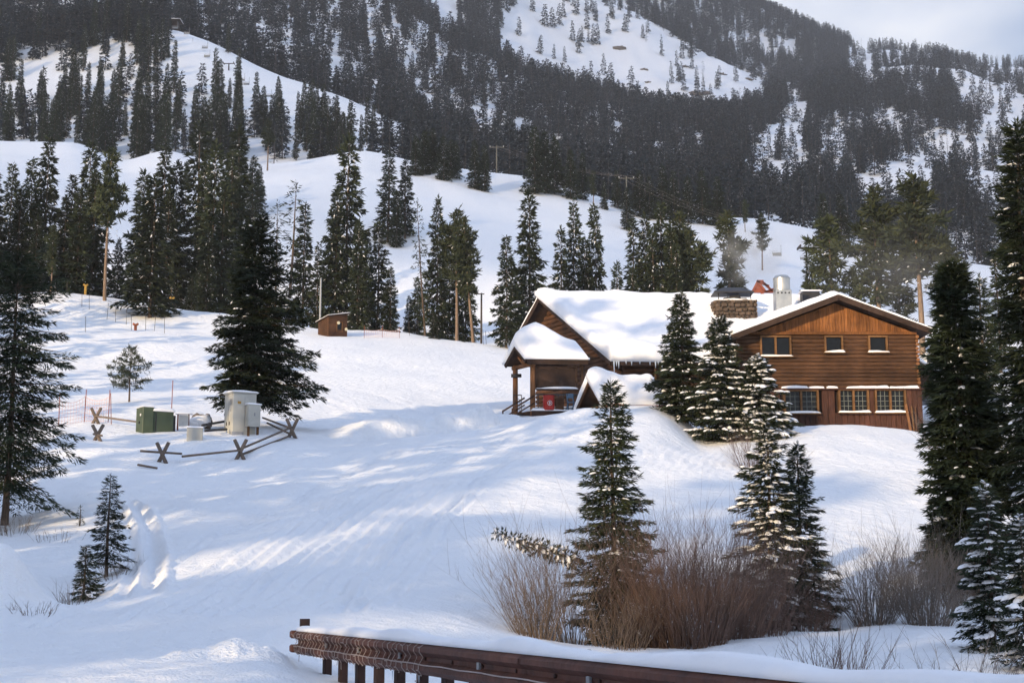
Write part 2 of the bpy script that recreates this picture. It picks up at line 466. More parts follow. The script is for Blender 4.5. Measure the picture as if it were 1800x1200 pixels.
# ski and snowcat tracks: grooves with a small lip, along paths given as (column, depth, row)
def track(path, depth=.05, wd=.10, off=0.0, lip=.5):
    global GZ
    p_ = np.array([_w(a, b, c) for a, b, c in path])
    best = np.full(GX.shape, 1e9)
    for k in range(len(p_) - 1):
        ax_, ay_ = p_[k]; bx_, by_ = p_[k + 1]
        ln = math.hypot(bx_ - ax_, by_ - ay_); ux, uy = (bx_ - ax_) / ln, (by_ - ay_) / ln
        s_ = (GX - ax_) * ux + (GY - ay_) * uy; d_ = -(GX - ax_) * uy + (GY - ay_) * ux - off
        dd = np.where((s_ >= -.05) & (s_ <= ln + .05), np.abs(d_), 1e9)
        best = np.minimum(best, dd)
    GZ = GZ - depth * np.exp(-(best / wd) ** 2) + depth * lip * np.exp(-((best - 2.0 * wd) / (wd * .7)) ** 2)
PA = [(300, 25, 1095), (400, 31, 1022), (520, 38, 945), (640, 46, 872), (740, 54, 822), (860, 62, 780)]
PB = [(470, 26, 1070), (560, 32, 1008), (650, 40, 930), (740, 48, 860)]
for k in range(-5, 6):
    track(PB, .05, .09, k * .42, .6)
for k in (-3.2, -2.9, -1.0, -.6, .9, 2.2, 2.5):
    track(PA, .06, .09, k, .5)
track([(262, 30, 1045), (272, 36, 985), (262, 42, 930), (240, 46, 902), (222, 48, 890)], .12, .16, 0, .9)
track([(262, 30, 1045), (272, 36, 985), (262, 42, 930), (240, 46, 902), (222, 48, 890)], .08, .12, .5, .6)
track([(700, 57, 800), (820, 60, 790), (950, 60.5, 783), (1080, 58, 800), (1200, 56, 815), (1310, 55, 822)], .07, .10, 0, .5)
track([(700, 57, 800), (820, 60, 790), (950, 60.5, 783), (1080, 58, 800), (1200, 56, 815), (1310, 55, 822)], .06, .10, .8, .5)
for k, o_ in ((100, 0), (180, .6), (330, 0)):
    track([(k, 120, 590), (k + 120, 104, 640), (k + 330, 88, 690), (k + 420, 78, 720)], .06, .2, o_, .5)

def ground(x, Y):
    """height of the snow at world x, Y (arrays or scalars)"""
    x = np.atleast_1d(np.asarray(x, float)); Y = np.atleast_1d(np.asarray(Y, float))
    r = np.clip((np.log(np.clip(Y, 4.01, 2199)) - math.log(4.0)) / (math.log(2200.0) - math.log(4.0)) * (len(ROWY) - 1), 0, len(ROWY) - 1.001)
    r0 = r.astype(int); rf = r - r0
    z = np.zeros_like(x)
    for j, wgt in ((0, 1 - rf), (1, rf)):
        rr = r0 + j
        xx = x / Y * ROWY[rr]
        # per-row search
        row = GX[rr]
        i = np.array([np.searchsorted(row[k], xx[k]) for k in range(len(xx))])
        i = np.clip(i, 1, len(PXS) - 1)
        k = np.arange(len(xx))
        x0 = row[k, i - 1]; x1 = row[k, i]
        f = np.clip((xx - x0) / (x1 - x0), 0, 1)
        z += wgt * (GZ[rr, i - 1] * (1 - f) + GZ[rr, i] * f)
    return z

def gz(x, Y):
    return float(ground(x, Y)[0])

def gpx(px, Y):
    """world point on the snow under photograph column px at depth Y"""
    pyr = 700.0
    for _ in range(4):
        x = px_to_u(px, pyr) * Y
        z = gz(x, Y)
        pyr = float(inv_esl((z - ZC) / Y))
    return Vector((x, Y, z))

def fan_faces(r0, r1):
    nc = len(PXS)
    a = (np.arange(r0, r1 - 1)[:, None] * nc + np.arange(nc - 1)[None, :]).ravel() - r0 * nc
    return np.stack([a, a + 1, a + 1 + nc, a + nc], 1)

V = np.stack([GX, GY, GZ], -1)
SPLIT = int(np.searchsorted(ROWY, 505.0))
me = np_mesh('snow_ground', V[:SPLIT + 1].reshape(-1, 3), fan_faces(0, SPLIT + 1), mats=[M['snow']], smooth=True)
tag(link('snow_ground', me), kind='structure')

# far mountain: snow with bare rock where it is steepest
m, t, b = nodes_mat('mountain_snow')
b.inputs['Roughness'].default_value = 0.85
b.inputs['Specular IOR Level'].default_value = 0.1
tc = t.nodes.new('ShaderNodeTexCoord')
n1 = t.nodes.new('ShaderNodeTexNoise'); n1.inputs['Scale'].default_value = 0.02; n1.inputs['Detail'].default_value = 8
n1.inputs['Roughness'].default_value = 0.6
rp = t.nodes.new('ShaderNodeValToRGB')
rp.color_ramp.elements[0].position = 0.30; rp.color_ramp.elements[0].color = (0.80, 0.82, 0.86, 1)
rp.color_ramp.elements[1].position = 0.6; rp.color_ramp.elements[1].color = (0.88, 0.89, 0.91, 1)
t.links.new(tc.outputs['Object'], n1.inputs['Vector']); t.links.new(n1.outputs['Fac'], rp.inputs['Fac'])
t.links.new(rp.outputs['Color'], b.inputs['Base Color'])
M['mountain'] = m
me = np_mesh('mountain', V[SPLIT:].reshape(-1, 3), fan_faces(SPLIT, len(ROWY)), mats=[M['mountain']], smooth=True)
tag(link('mountain', me), kind='structure')

# the road shoulder behind the viewer
xs = np.linspace(-160, 160, 60); ys = np.linspace(-120, 4.0, 40)
XX, YY = np.meshgrid(xs, ys)
ZZ = ZC + 4.0 * float(esl(1900)) + 0 * XX + 0.05 * fbm(XX / 5, YY / 5, 2, 5) - 0.03
ZZ = ZZ + np.clip((-XX - 8) / 60, 0, 1) * 4
i = (np.arange(39)[:, None] * 60 + np.arange(59)[None, :]).ravel()
me = np_mesh('road_shoulder', np.stack([XX, YY, ZZ], -1).reshape(-1, 3), np.stack([i, i + 1, i + 61, i + 60], 1), mats=[M['snow']], smooth=True)
tag(link('road_shoulder', me), kind='structure')

# an added, unseen bank of cloud low in the sky behind the viewer: the sun looks out below it, so the high slopes lie in its shade
b_ = Vector((-math.sin(SUN_AZ), -math.cos(SUN_AZ), 0)); n_ = Vector((math.cos(SUN_AZ), -math.sin(SUN_AZ), 0))
T_ = 1500.0
z0_ = 112 + T_ * math.tan(SUN_EL); z1_ = 1150 + T_ * math.tan(SUN_EL)
nu, nv = 90, 40
uu, vv = np.meshgrid(np.linspace(0, 2 * math.pi, nu, endpoint=False), np.linspace(-math.pi / 2, math.pi / 2, nv))
sgn = lambda a, p: np.sign(a) * np.abs(a) ** p
la = 2300 * sgn(np.cos(vv), .5) * sgn(np.cos(uu), .5)
th = 260 * sgn(np.cos(vv), .5) * sgn(np.sin(uu), .5)
hh = (z0_ + z1_) / 2 + (z1_ - z0_) / 2 * sgn(np.sin(vv), .5)
hh = hh + 22 * fbm(la / 130, th / 130, 4, 51)
CX = b_.x * (T_ + th) + n_.x * la; CY = b_.y * (T_ + th) + n_.y * la
i0 = np.arange(nv - 1)[:, None] * nu; j0 = np.arange(nu)[None, :]
F = np.stack([(i0 + j0).ravel(), (i0 + (j0 + 1) % nu).ravel(), (i0 + nu + (j0 + 1) % nu).ravel(), (i0 + nu + j0).ravel()], 1)
m, t, b = nodes_mat('cloud')
b.inputs['Base Color'].default_value = (0.95, 0.95, 0.96, 1)
b.inputs['Roughness'].default_value = 1.0
b.inputs['Specular IOR Level'].default_value = 0.0
tb = t.nodes.new('ShaderNodeBsdfTransparent'); ms_ = t.nodes.new('ShaderNodeMixShader'); ms_.inputs[0].default_value = 0.62
t.links.new(b.outputs[0], ms_.inputs[1]); t.links.new(tb.outputs[0], ms_.inputs[2]); t.links.new(ms_.outputs[0], t.nodes['Material Output'].inputs['Surface'])
me = np_mesh('shade_cloud_bank', np.stack([CX, CY, hh], -1).reshape(-1, 3), F, mats=[m], smooth=True)
tag(link('shade_cloud_bank', me), kind='structure')
# ------------------------------------------------------------------ conifers
def foliage_mat(name, c1, c2, objvar=0.25, trans=0.0):
    m, t, b = nodes_mat(name)
    b.inputs['Roughness'].default_value = 0.65
    b.inputs['Specular IOR Level'].default_value = 0.15
    tc = t.nodes.new('ShaderNodeTexCoord')
    nz = t.nodes.new('ShaderNodeTexNoise'); nz.inputs['Scale'].default_value = 1.3; nz.inputs['Detail'].default_value = 5
    rp = t.nodes.new('ShaderNodeValToRGB')
    rp.color_ramp.elements[0].position = 0.35; rp.color_ramp.elements[0].color = (*c2, 1)
    rp.color_ramp.elements[1].position = 0.65; rp.color_ramp.elements[1].color = (*c1, 1)
    oi = t.nodes.new('ShaderNodeObjectInfo')
    hs = t.nodes.new('ShaderNodeHueSaturation')
    mr = t.nodes.new('ShaderNodeMapRange')
    mr.inputs['To Min'].default_value = 1 - objvar; mr.inputs['To Max'].default_value = 1 + objvar
    t.links.new(tc.outputs['Object'], nz.inputs['Vector']); t.links.new(nz.outputs['Fac'], rp.inputs['Fac'])
    t.links.new(oi.outputs['Random'], mr.inputs['Value']); t.links.new(mr.outputs['Result'], hs.inputs['Value'])
    t.links.new(rp.outputs['Color'], hs.inputs['Color']); t.links.new(hs.outputs['Color'], b.inputs['Base Color'])
    return m
M['spruce'] = foliage_mat('spruce_needles', (0.040, 0.052, 0.026), (0.018, 0.026, 0.016))
M['pine'] = foliage_mat('pine_needles', (0.052, 0.062, 0.030), (0.026, 0.034, 0.019))
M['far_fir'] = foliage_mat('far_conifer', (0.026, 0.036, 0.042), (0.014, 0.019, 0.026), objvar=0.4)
M['far_dead'] = mat('far_bare_wood', (0.085, 0.074, 0.074), (0.05, 0.045, 0.047), scale=0.8)
M['bark'] = mat('bark', (0.14, 0.098, 0.07), (0.06, 0.042, 0.032), scale=9, stretch=(3, 3, 0.6), bump=0.6)
M['bark_pale'] = mat('bark_pale', (0.27, 0.19, 0.135), (0.13, 0.09, 0.065), scale=7, stretch=(3, 3, 0.5), bump=0.5)
M['frost'] = mat('frosted_needles', (0.30, 0.31, 0.33), (0.20, 0.21, 0.23), scale=1)
M['tree_snow'] = mat('snow_on_branches', (0.88, 0.88, 0.90), (0.80, 0.81, 0.84), scale=4)

def rhombs(p, d, ln, wd, up):
    """thin diamond sprays: base p, direction d, length ln, width wd, facing up"""
    s = np.cross(d, up); s /= (np.linalg.norm(s, axis=1, keepdims=True) + 1e-9)
    mid = p + d * (ln * 0.42)[:, None]
    V = np.stack([p, mid + s * (wd * .5)[:, None], p + d * ln[:, None], mid - s * (wd * .5)[:, None]], 1)
    n = len(p)
    return V.reshape(-1, 3), np.arange(n * 4).reshape(n, 4)

def unit(v):
    return v / (np.linalg.norm(v, axis=1, keepdims=True) + 1e-9)

def conifer(seed, H, Rr, nb, tl, tw, per_m, bare=0.04, style='spruce', power=0.85, snow=0.0, snow_size=1.0, droop=0.25, rag=0.35, gap=0.0, sparse_low=0.0, tubes=True, conic=False):
    """returns dict of mesh arrays for trunk, crown, snow"""
    g = np.random.default_rng(seed)
    t = np.sort(bare + (0.985 - bare) * (np.arange(nb) + g.random(nb)) / nb)
    if style == 'pine':
        q_ = (t - bare) / (1 - bare); prof = np.clip(0.30 + 1.6 * q_, 0, 1) * (1 - q_ ** 2.2) * (0.55 + .45 * np.clip(vnoise(q_ * 7, q_ * 0 + seed, seed) + .6, 0, 1))
    else:
        prof = (1 - t) ** power
        prof *= np.clip(0.55 + (t - bare) * 6, 0, 1)
    if conic: prof = prof * 0 + (1 - (t - bare) / (1 - bare)) ** .7 * np.clip(.55 + 3 * (t - bare), 0, 1)
    L = Rr * prof * (1 - rag + 2 * rag * g.random(nb)) + 0.05 * Rr
    if gap:
        L *= np.where(g.random(nb) < gap, 0.35, 1)
    az = np.arange(nb) * 2.399963 + g.normal(0, .5, nb)
    # a lopsided crown
    L *= 1 + 0.22 * np.cos(az - g.random() * 6.28) + 0.30 * vnoise(az * 1.3, t * 12, seed)
    el = np.where(t > 0.8, 0.55 * (t - 0.8) / 0.2, 0) - droop * (1 - t) + g.normal(0, .09, nb)
    if style == 'pine': el += 0.25
    hd = np.stack([np.cos(az), np.sin(az), np.zeros(nb)], 1)
    sd = np.stack([-np.sin(az), np.cos(az), np.zeros(nb)], 1)
    base = np.stack([np.zeros(nb), np.zeros(nb), t * H], 1)
    curve = -0.10 + 0.30 * g.random(nb)
    def pt(i, s):
        l = L[i]
        return base[i] + hd[i] * (l * s)[:, None] + np.array([0, 0, 1.]) * (l * (np.tan(el[i]) * s + curve[i] * s * s * (0.6 if style == 'spruce' else .3)))[:, None]
    cnt = np.maximum(3, (L * per_m * (0.8 + 0.5 * g.random(nb))).astype(int))
    if sparse_low:
        cnt = np.maximum(2, (cnt * np.where(t < sparse_low, 0.55, 1)).astype(int))
    i = np.repeat(np.arange(nb), cnt)
    n = len(i)
    s = g.random(n) ** (0.8 if style == 'spruce' else 0.5)
    s = 0.08 + 0.92 * s
    side = g.uniform(-1, 1, n)
    fan = L[i] * 0.34 * np.sin(np.pi * np.clip(s, 0, 1) ** 1.1) + 0.02
    p = pt(i, s) + sd[i] * (side * fan)[:, None]
    p[:, 2] -= np.abs(side) * fan * 0.25 + g.random(n) * L[i] * 0.05
    if style == 'spruce':
        d = unit(hd[i] * (0.55 + .4 * g.random(n))[:, None] + sd[i] * (np.sign(side) * (0.2 + .9 * g.random(n)))[:, None] + np.array([0, 0, 1.]) * (el[i] * .6 - .12 + g.normal(0, .28, n))[:, None])
        up = unit(np.array([0, 0, 1.]) + g.normal(0, .55, (n, 3)))
    else:
        d = unit(hd[i] * (0.5 * g.random(n))[:, None] + g.normal(0, .6, (n, 3)) + np.array([0, 0, .35]))
        up = unit(g.normal(0, 1, (n, 3)))
    ln = tl * (0.6 + 0.8 * g.random(n))
    wd = tw * (0.7 + .6 * g.random(n))
    # leader
    V, F = rhombs(p, d, ln, wd, up)
    nl = max(6, int(nb * .1))
    lp = np.stack([g.normal(0, .01, nl), g.normal(0, .01, nl), H * (0.93 + .075 * g.random(nl))], 1)
    ld = unit(np.stack([g.normal(0, .55, nl), g.normal(0, .55, nl), np.full(nl, .8)], 1))
    V2, F2 = rhombs(lp, ld, tl * (0.5 + .5 * g.random(nl)), np.full(nl, tw), unit(g.normal(0, 1, (nl, 3))))
    F2 = F2 + len(V)
    crown = (np.concatenate([V, V2]), np.concatenate([F, F2]))
    # trunk with slight sway, plus limb sticks
    rad0 = 0.011 * H + 0.02
    k, ns = 9, 7
    hz = np.linspace(-0.04, 1.0, k)
    rr = rad0 * (1 - hz) ** 0.85 + 0.004
    rr[0] *= 1.15
    sw = 0.012 * H * np.stack([np.sin(hz * 3 + seed), np.cos(hz * 2.3 + seed * 2)], 1) * (hz * (1 - hz))[:, None] * 2
    an = np.arange(ns) / ns * 2 * np.pi
    TV = np.stack([sw[:, :1] + rr[:, None] * np.cos(an), sw[:, 1:] + rr[:, None] * np.sin(an), np.repeat(hz[:, None] * H, ns, 1)], -1).reshape(-1, 3)
    a = (np.arange(k - 1)[:, None] * ns)
    j = np.arange(ns)[None, :]
    TF = np.stack([(a + j).ravel(), (a + (j + 1) % ns).ravel(), (a + ns + (j + 1) % ns).ravel(), (a + ns + j).ravel()], 1)
    if tubes:
        bi = np.arange(nb)
        s0 = np.zeros(nb); sm = np.full(nb, .45); s1 = np.full(nb, .78)
        pts = np.stack([pt(bi, s0), pt(bi, sm), pt(bi, s1)], 1)
        br = np.clip(L * 0.013, .004, .05)
        BV = []
        for q, f in ((0, 1.0), (1, .7), (2, .25)):
            for a3 in range(3):
                an3 = a3 * 2.094
                BV.append(pts[:, q] + sd * (br * f * math.cos(an3))[:, None] + np.array([0, 0, 1.]) * (br * f * math.sin(an3))[:, None])
        BV = np.stack(BV, 1)      # nb, 9, 3
        o_ = len(TV) + np.arange(nb)[:, None] * 9
        fs = []
        for q in range(2):
            for a3 in range(3):
                fs.append(np.concatenate([o_ + q * 3 + a3, o_ + q * 3 + (a3 + 1) % 3, o_ + q * 3 + 3 + (a3 + 1) % 3, o_ + q * 3 + 3 + a3], 1))
        TF = np.concatenate([TF] + fs); TV = np.concatenate([TV, BV.reshape(-1, 3)])
    res = dict(trunk=(TV, TF), crown=crown)
    if snow > 0:
        m_ = max(8, int(nb * snow * 9))
        pk = np.clip(vnoise(az * .9 + seed, t * 6, seed + 3) * 1.2 + .5, .03, 1); bi = g.choice(nb, m_, p=pk / pk.sum()); s = 0.35 + .65 * g.random(m_)
        side = g.uniform(-.7, .7, m_)
        fan = L[bi] * 0.3 * np.sin(np.pi * s ** 1.1)
        c = pt(bi, s) + sd[bi] * (side * fan)[:, None]
        c[:, 2] += tl * 0.10
        lx = tl * (0.26 + 0.60 * g.random(m_) ** 2.5) * (0.65 + .6 * L[bi] / Rr) * snow_size
        ly = lx * (0.35 + .4 * g.random(m_)); lz = lx * (0.20 + .22 * g.random(m_))
        ax = unit(hd[bi] + sd[bi] * (np.sign(side) * .6 * g.random(m_))[:, None] + np.array([0, 0, 1.]) * (np.tan(el[bi]) * .8 - .15)[:, None])
        ay = unit(np.cross(np.array([0, 0, 1.]), ax)); az_ = np.cross(ax, ay)
        # lumpy pillow: ring of 6, raised inner ring, top
        sv = []
        for r_, zf in ((1.0, -.25), (.62, .65)):
            for q in range(6):
                tq = q * math.pi / 3
                jit = 0.75 + .5 * g.random(m_)
                sv.append(c + ax * (lx * r_ * math.cos(tq) * jit)[:, None] + ay * (ly * r_ * math.sin(tq) * jit)[:, None] + az_ * (lz * zf)[:, None])
        sv.append(c + az_ * (lz * .95)[:, None])
        SV = np.stack(sv, 1)
        o_ = np.arange(m_)[:, None] * 13
        q4 = np.concatenate([np.concatenate([o_ + q, o_ + (q + 1) % 6, o_ + 6 + (q + 1) % 6, o_ + 6 + q], 1) for q in range(6)])
        q3 = np.concatenate([np.concatenate([o_ + 6 + q, o_ + 6 + (q + 1) % 6, o_ + 12], 1) for q in range(6)])
        res['snow'] = (SV.reshape(-1, 3), q4, q3)
    return res

def flecks(seed, H, Rr, n, tl, tw, power=.85, bare=.05):
    """light snow resting on the outer sprays of a mid-distance crown"""
    g = np.random.default_rng(seed)
    t = bare + (0.95 - bare) * g.random(n) ** 1.25
    r = Rr * (1 - t) ** power * (0.45 + .6 * g.random(n))
    az = g.random(n) * 6.283
    p = np.stack([r * np.cos(az), r * np.sin(az), t * H + 0.04], 1)
    d = unit(np.stack([np.cos(az), np.sin(az), g.normal(-.25, .2, n)], 1) + g.normal(0, .3, (n, 3)))
    return rhombs(p, d, tl * (.5 + .9 * g.random(n)), tw * (.6 + .8 * g.random(n)), unit(np.array([0, 0, 1.]) + g.normal(0, .25, (n, 3))))

def tree_meshes(key, res, crown_m, bark_m):
    d = {}
    d['trunk'] = np_mesh(key + '_trunk', *res['trunk'], mats=[bark_m], smooth=True)
    d['crown'] = np_mesh(key + '_crown', *res['crown'], mats=[crown_m])
    if 'snow' in res:
        sn = res['snow']
        d['branch_snow'] = np_mesh(key + '_snow', sn[0], sn[1], sn[2] if len(sn) > 2 else None, mats=[M['tree_snow']], smooth=True)
    return d

def plant_tree(name, meshes, base, scale, rz, label, cat='tree', group=None, lean=(0, 0), sxy=1.0):
    o = empty(name, base, label, cat, group)
    o.rotation_euler = (lean[0], lean[1], rz)
    o.scale = (scale * sxy, scale * sxy, scale)
    for part, me in meshes.items():
        c = link(part, me, o)
        if part == 'branch_snow': c['kind'] = 'stuff'
    return o

def top_height(base, top_py):
    return ZC + base.y * float(esl(top_py)) - base.z

# --- templates for the middle distance, unit metre sizes of a 10 m tree
MID = {'spruce': [], 'thin': [], 'pine': [], 'sparse': []}
for k in range(5):
    res = conifer(100 + k, 10, 1.75, 160, .46, .135, 34, bare=.05, power=.8, rag=.35, droop=.32)
    res['snow'] = flecks(300 + k, 10, 1.75, 210, .34, .11, .8)
    MID['spruce'].append(tree_meshes('mid_spruce', res, M['spruce'], M['bark']))
for k in range(4):
    res = conifer(120 + k, 10, 1.05, 140, .40, .125, 42, bare=.08, power=.62, rag=.42, droop=.4)
    res['snow'] = flecks(320 + k, 10, 1.05, 150, .3, .1, .62)
    MID['thin'].append(tree_meshes('thin_spruce', res, M['spruce'], M['bark']))
for k in range(4):
    res = conifer(140 + k, 10, 1.35, 80, .42, .11, 60, bare=.30 + .06 * k, style='pine', rag=.5, gap=.25)
    res['snow'] = flecks(340 + k, 10, 1.1, 60, .3, .1, .5, bare=.4)
    MID['pine'].append(tree_meshes('mid_pine', res, M['pine'], M['bark_pale']))
for k in range(3):
    res = conifer(160 + k, 10, 1.1, 80, .40, .09, 16, bare=.12, power=.5, rag=.5, gap=.3, droop=.45)
    MID['sparse'].append(tree_meshes('sparse_spruce', res, M['spruce'], M['bark']))

TREES = 0
def mid_tree(kind, px, Y, top, label, name=None, group=None, sxy=1.0, lean=(0, 0), var=None):
    global TREES
    b = gpx(px, Y)
    h = top_height(b, top)
    ms = MID[kind][(TREES if var is None else var) % len(MID[kind])]
    TREES += 1
    nm = name or {'spruce': 'spruce_tree', 'thin': 'spruce_tree', 'pine': 'pine_tree', 'sparse': 'spruce_tree'}[kind]
    return plant_tree(nm, ms, b - Vector((0, 0, .15)), (h + .15) / 10.0, random.random() * 6.28, label, 'tree', group, lean, sxy * (.82 if kind == 'spruce' else .9))
# ------------------------------------------------------------------ near trees, each with a mesh of its own
def hero(name, px, Y, top, hw, label, seed, kind='spruce', nb=None, snow=0.0, group=None, bare=.04, power=.8, tl=.17, tw=.036, per_m=70, **kw):
    b = gpx(px, Y)
    H = top_height(b, top) + .12
    Rr = .82 * hw / FPX * Y
    nb = nb or int(55 + H * 26)
    res = conifer(seed, H, Rr, nb, tl * .85, tw * .8, per_m * 2.0, bare=bare, style=kind, power=power, snow=snow, **kw)
    ms = tree_meshes(name, res, M['pine' if kind == 'pine' else 'spruce'], M['bark'])
    return plant_tree(name, ms, b - Vector((0, 0, .12)), 1.0, 0.0, label, 'tree', group)

hero('spruce_tree', 8, 45, 448, 112, 'tall ragged spruce cut by the left edge, bare lower trunk', 1, nb=290, bare=.15, power=.33, gap=.25, rag=.45, droop=.55, tl=.24, tw=.05, per_m=46)
hero('spruce_tree', 441, 67.5, 384, 112, 'big dense dark spruce right behind the tall grey cabinet', 2, nb=430, bare=.15, power=.62, rag=.4, tl=.30, tw=.075, per_m=44, droop=.35, gap=.08, snow=.05)
hero('pine_tree', 227, 80, 612, 46, 'lone small pine with bare trunk on the open piste at left', 3, kind='pine', nb=44, bare=.26, tl=.26, tw=.05, per_m=42, conic=True, gap=.2, rag=.45)
hero('spruce_tree', 187, 36, 834, 50, 'taller of two small spruces on the snowy slope at lower left', 4, bare=.16, power=.75, per_m=60, droop=.25, tl=.13, tw=.03)
hero('spruce_tree', 147, 33, 960, 38, 'shorter of two small spruces on the slope at lower left', 5, bare=.14, power=.7, per_m=60, snow=.06, tl=.13, tw=.03)
hero('spruce_tree', 140, 44, 890, 10, 'tiny spruce tip poking from the snow at left', 6, nb=18, bare=.02, tl=.12, tw=.03, per_m=60)
hero('spruce_tree', 1078, 29, 668, 98, 'dark conical spruce rising from the red willows below the lodge', 7, nb=330, bare=.03, power=.72, rag=.38, snow=.07, tl=.17, tw=.034, per_m=72, droop=.2)
hero('spruce_tree', 1202, 69, 515, 60, 'leftmost and tallest of the spruces against the lodge front', 8, nb=300, power=.7, rag=.5, snow=.16, tl=.26, tw=.06, per_m=56)
hero('spruce_tree', 1268, 67, 560, 68, 'middle spruce against the lodge front, right side snow laden', 9, nb=300, power=.62, rag=.5, snow=1.0, snow_size=1.0, tl=.26, tw=.06, per_m=54)
hero('spruce_tree', 1332, 66, 628, 58, 'short spruce thick with snow at the lodge corner window', 10, nb=250, power=.6, rag=.5, snow=1.8, snow_size=1.2, tl=.25, tw=.06, per_m=50)
hero('spruce_tree', 1358, 31, 735, 82, 'ragged snow-clumped spruce beside the willows, in front of the lodge', 11, nb=260, power=.55, snow=.65, snow_size=1.15, rag=.65, gap=.2, tl=.18, tw=.038, per_m=62)
hero('spruce_tree', 1410, 32.5, 780, 74, 'slim dark spruce tight against the snow-clumped one', 12, nb=250, power=.75, snow=.10, tl=.18, tw=.038, per_m=62)
hero('spruce_tree', 1702, 34.5, 463, 84, 'tall dense columnar spruce at right, below the lodge corner', 13, nb=560, power=.42, rag=.24, snow=.04, tl=.26, tw=.058, per_m=58, droop=.3)
hero('spruce_tree', 1742, 52, 486, 52, 'slender spruce just behind the columnar one at right', 14, nb=300, power=.7, snow=.06, tl=.26, tw=.055, per_m=52)
hero('spruce_tree', 1836, 33, 215, 88, 'towering dark spruce cut by the right edge', 15, nb=560, power=.5, rag=.4, snow=.07, tl=.25, tw=.055, per_m=54, droop=.4)
hero('spruce_tree', 1748, 23, 848, 70, 'small snow-laden spruce in the lower right corner', 16, nb=170, power=.7, snow=.8, snow_size=1.1, tl=.13, tw=.028, per_m=80, rag=.4)
hero('spruce_tree', 1808, 21, 900, 62, 'small spruce half out of frame at the lower right', 17, nb=120, power=.7, snow=.6, snow_size=1.1, tl=.13, tw=.028, per_m=80)

# ------------------------------------------------------------------ trees of the middle distance (column, depth, top row, kind)
NUM = ['leftmost'] + [w_ + ' from left' for w_ in 'second third fourth fifth sixth seventh eighth ninth tenth eleventh twelfth thirteenth fourteenth fifteenth sixteenth seventeenth eighteenth nineteenth twentieth'.split()]
def ordinal(i, n):
    if i <= (n - 1) / 2 and i < len(NUM): return NUM[i]
    j = n - 1 - i
    if j < len(NUM): return NUM[j].replace('left', 'right')
    return 'near the middle'
def row(items, label, group, name=None):
    if group:
        srt = sorted(items, key=lambda a: a[0])
        for i, it in enumerate(srt):
            o_ = ordinal(i, len(srt))
            if o_: srt[i] = it[:4] + (dict(it[4] if len(it) > 4 else {}, label='%s, %s' % (label, o_)),)
        items = srt
    for it in items:
        px, Y, top, kind = it[:4]
        kw = it[4] if len(it) > 4 else {}
        lb = kw.pop('label', None)
        mid_tree(kind, px, Y, top, lb or label, name, group, **kw)

row([(10, 147, 287, 'spruce', dict(sxy=.8)), (28, 144, 330, 'spruce'), (45, 149, 277, 'spruce', dict(sxy=.8)), (72, 150, 238, 'spruce', dict(sxy=.8)),
     (60, 143, 380, 'spruce', dict(sxy=1.1)), (118, 152, 310, 'thin'), (108, 147, 345, 'spruce'), (133, 146, 330, 'spruce'), (147, 152, 252, 'spruce', dict(sxy=.9)),
     (158, 149, 300, 'spruce'), (-20, 143, 300, 'spruce'), (-45, 140, 280, 'spruce'), (205, 156, 420, 'spruce')],
    'dark spruce in the crowded upper left stand', 'spruces of the upper left stand')
row([(184, 137, 262, 'pine', dict(label='tall pine with long bare pale trunk at upper left', sxy=1.0, var=3)),
     (89, 138, 395, 'pine', dict(label='low crowned pine at left edge of the lit upper bench', sxy=1.1, var=0)),
     (263, 133, 308, 'spruce', dict(label='broad spruce on bare trunk, alone on the lit upper bench', sxy=1.2, var=1)),
     (336, 143, 482, 'spruce', dict(label='small spruce at the foot of the trees left of the big dark spruce', sxy=1.3)),
     (308, 148, 503, 'spruce', dict(label='knee-high spruce beside the yellow padded post', sxy=1.5)),
     (300, 142, 455, 'pine', dict(label='thin snag-like pine above the yellow padded post', sxy=.5)),
     (325, 238, 285, 'pine', dict(label='pine standing alone in the gap of the upper left slope', sxy=.9))], '', None)
row([(244, 152, 300, 'spruce'), (280, 153, 255, 'spruce', dict(sxy=.8)), (302, 155, 283, 'spruce', dict(sxy=.85)), (290, 150, 340, 'spruce'), (352, 153, 275, 'spruce', dict(sxy=.7)),
     (370, 151, 250, 'spruce', dict(sxy=.8)), (388, 150, 320, 'spruce', dict(sxy=.9)), (362, 147, 400, 'spruce'), (400, 158, 262, 'spruce', dict(sxy=.8)), (340, 168, 215, 'thin'), (410, 165, 225, 'thin')],
    'dark spruce in the stand left of the big dark spruce', 'spruces left of the big spruce')
row([(422, 232, 262, 'spruce', dict(sxy=1.1)), (443, 230, 275, 'spruce', dict(sxy=1.2)), (408, 236, 240, 'spruce'), (455, 238, 290, 'spruce')],
    'dense spruce in the clump above the big dark spruce', 'clump above the big spruce')
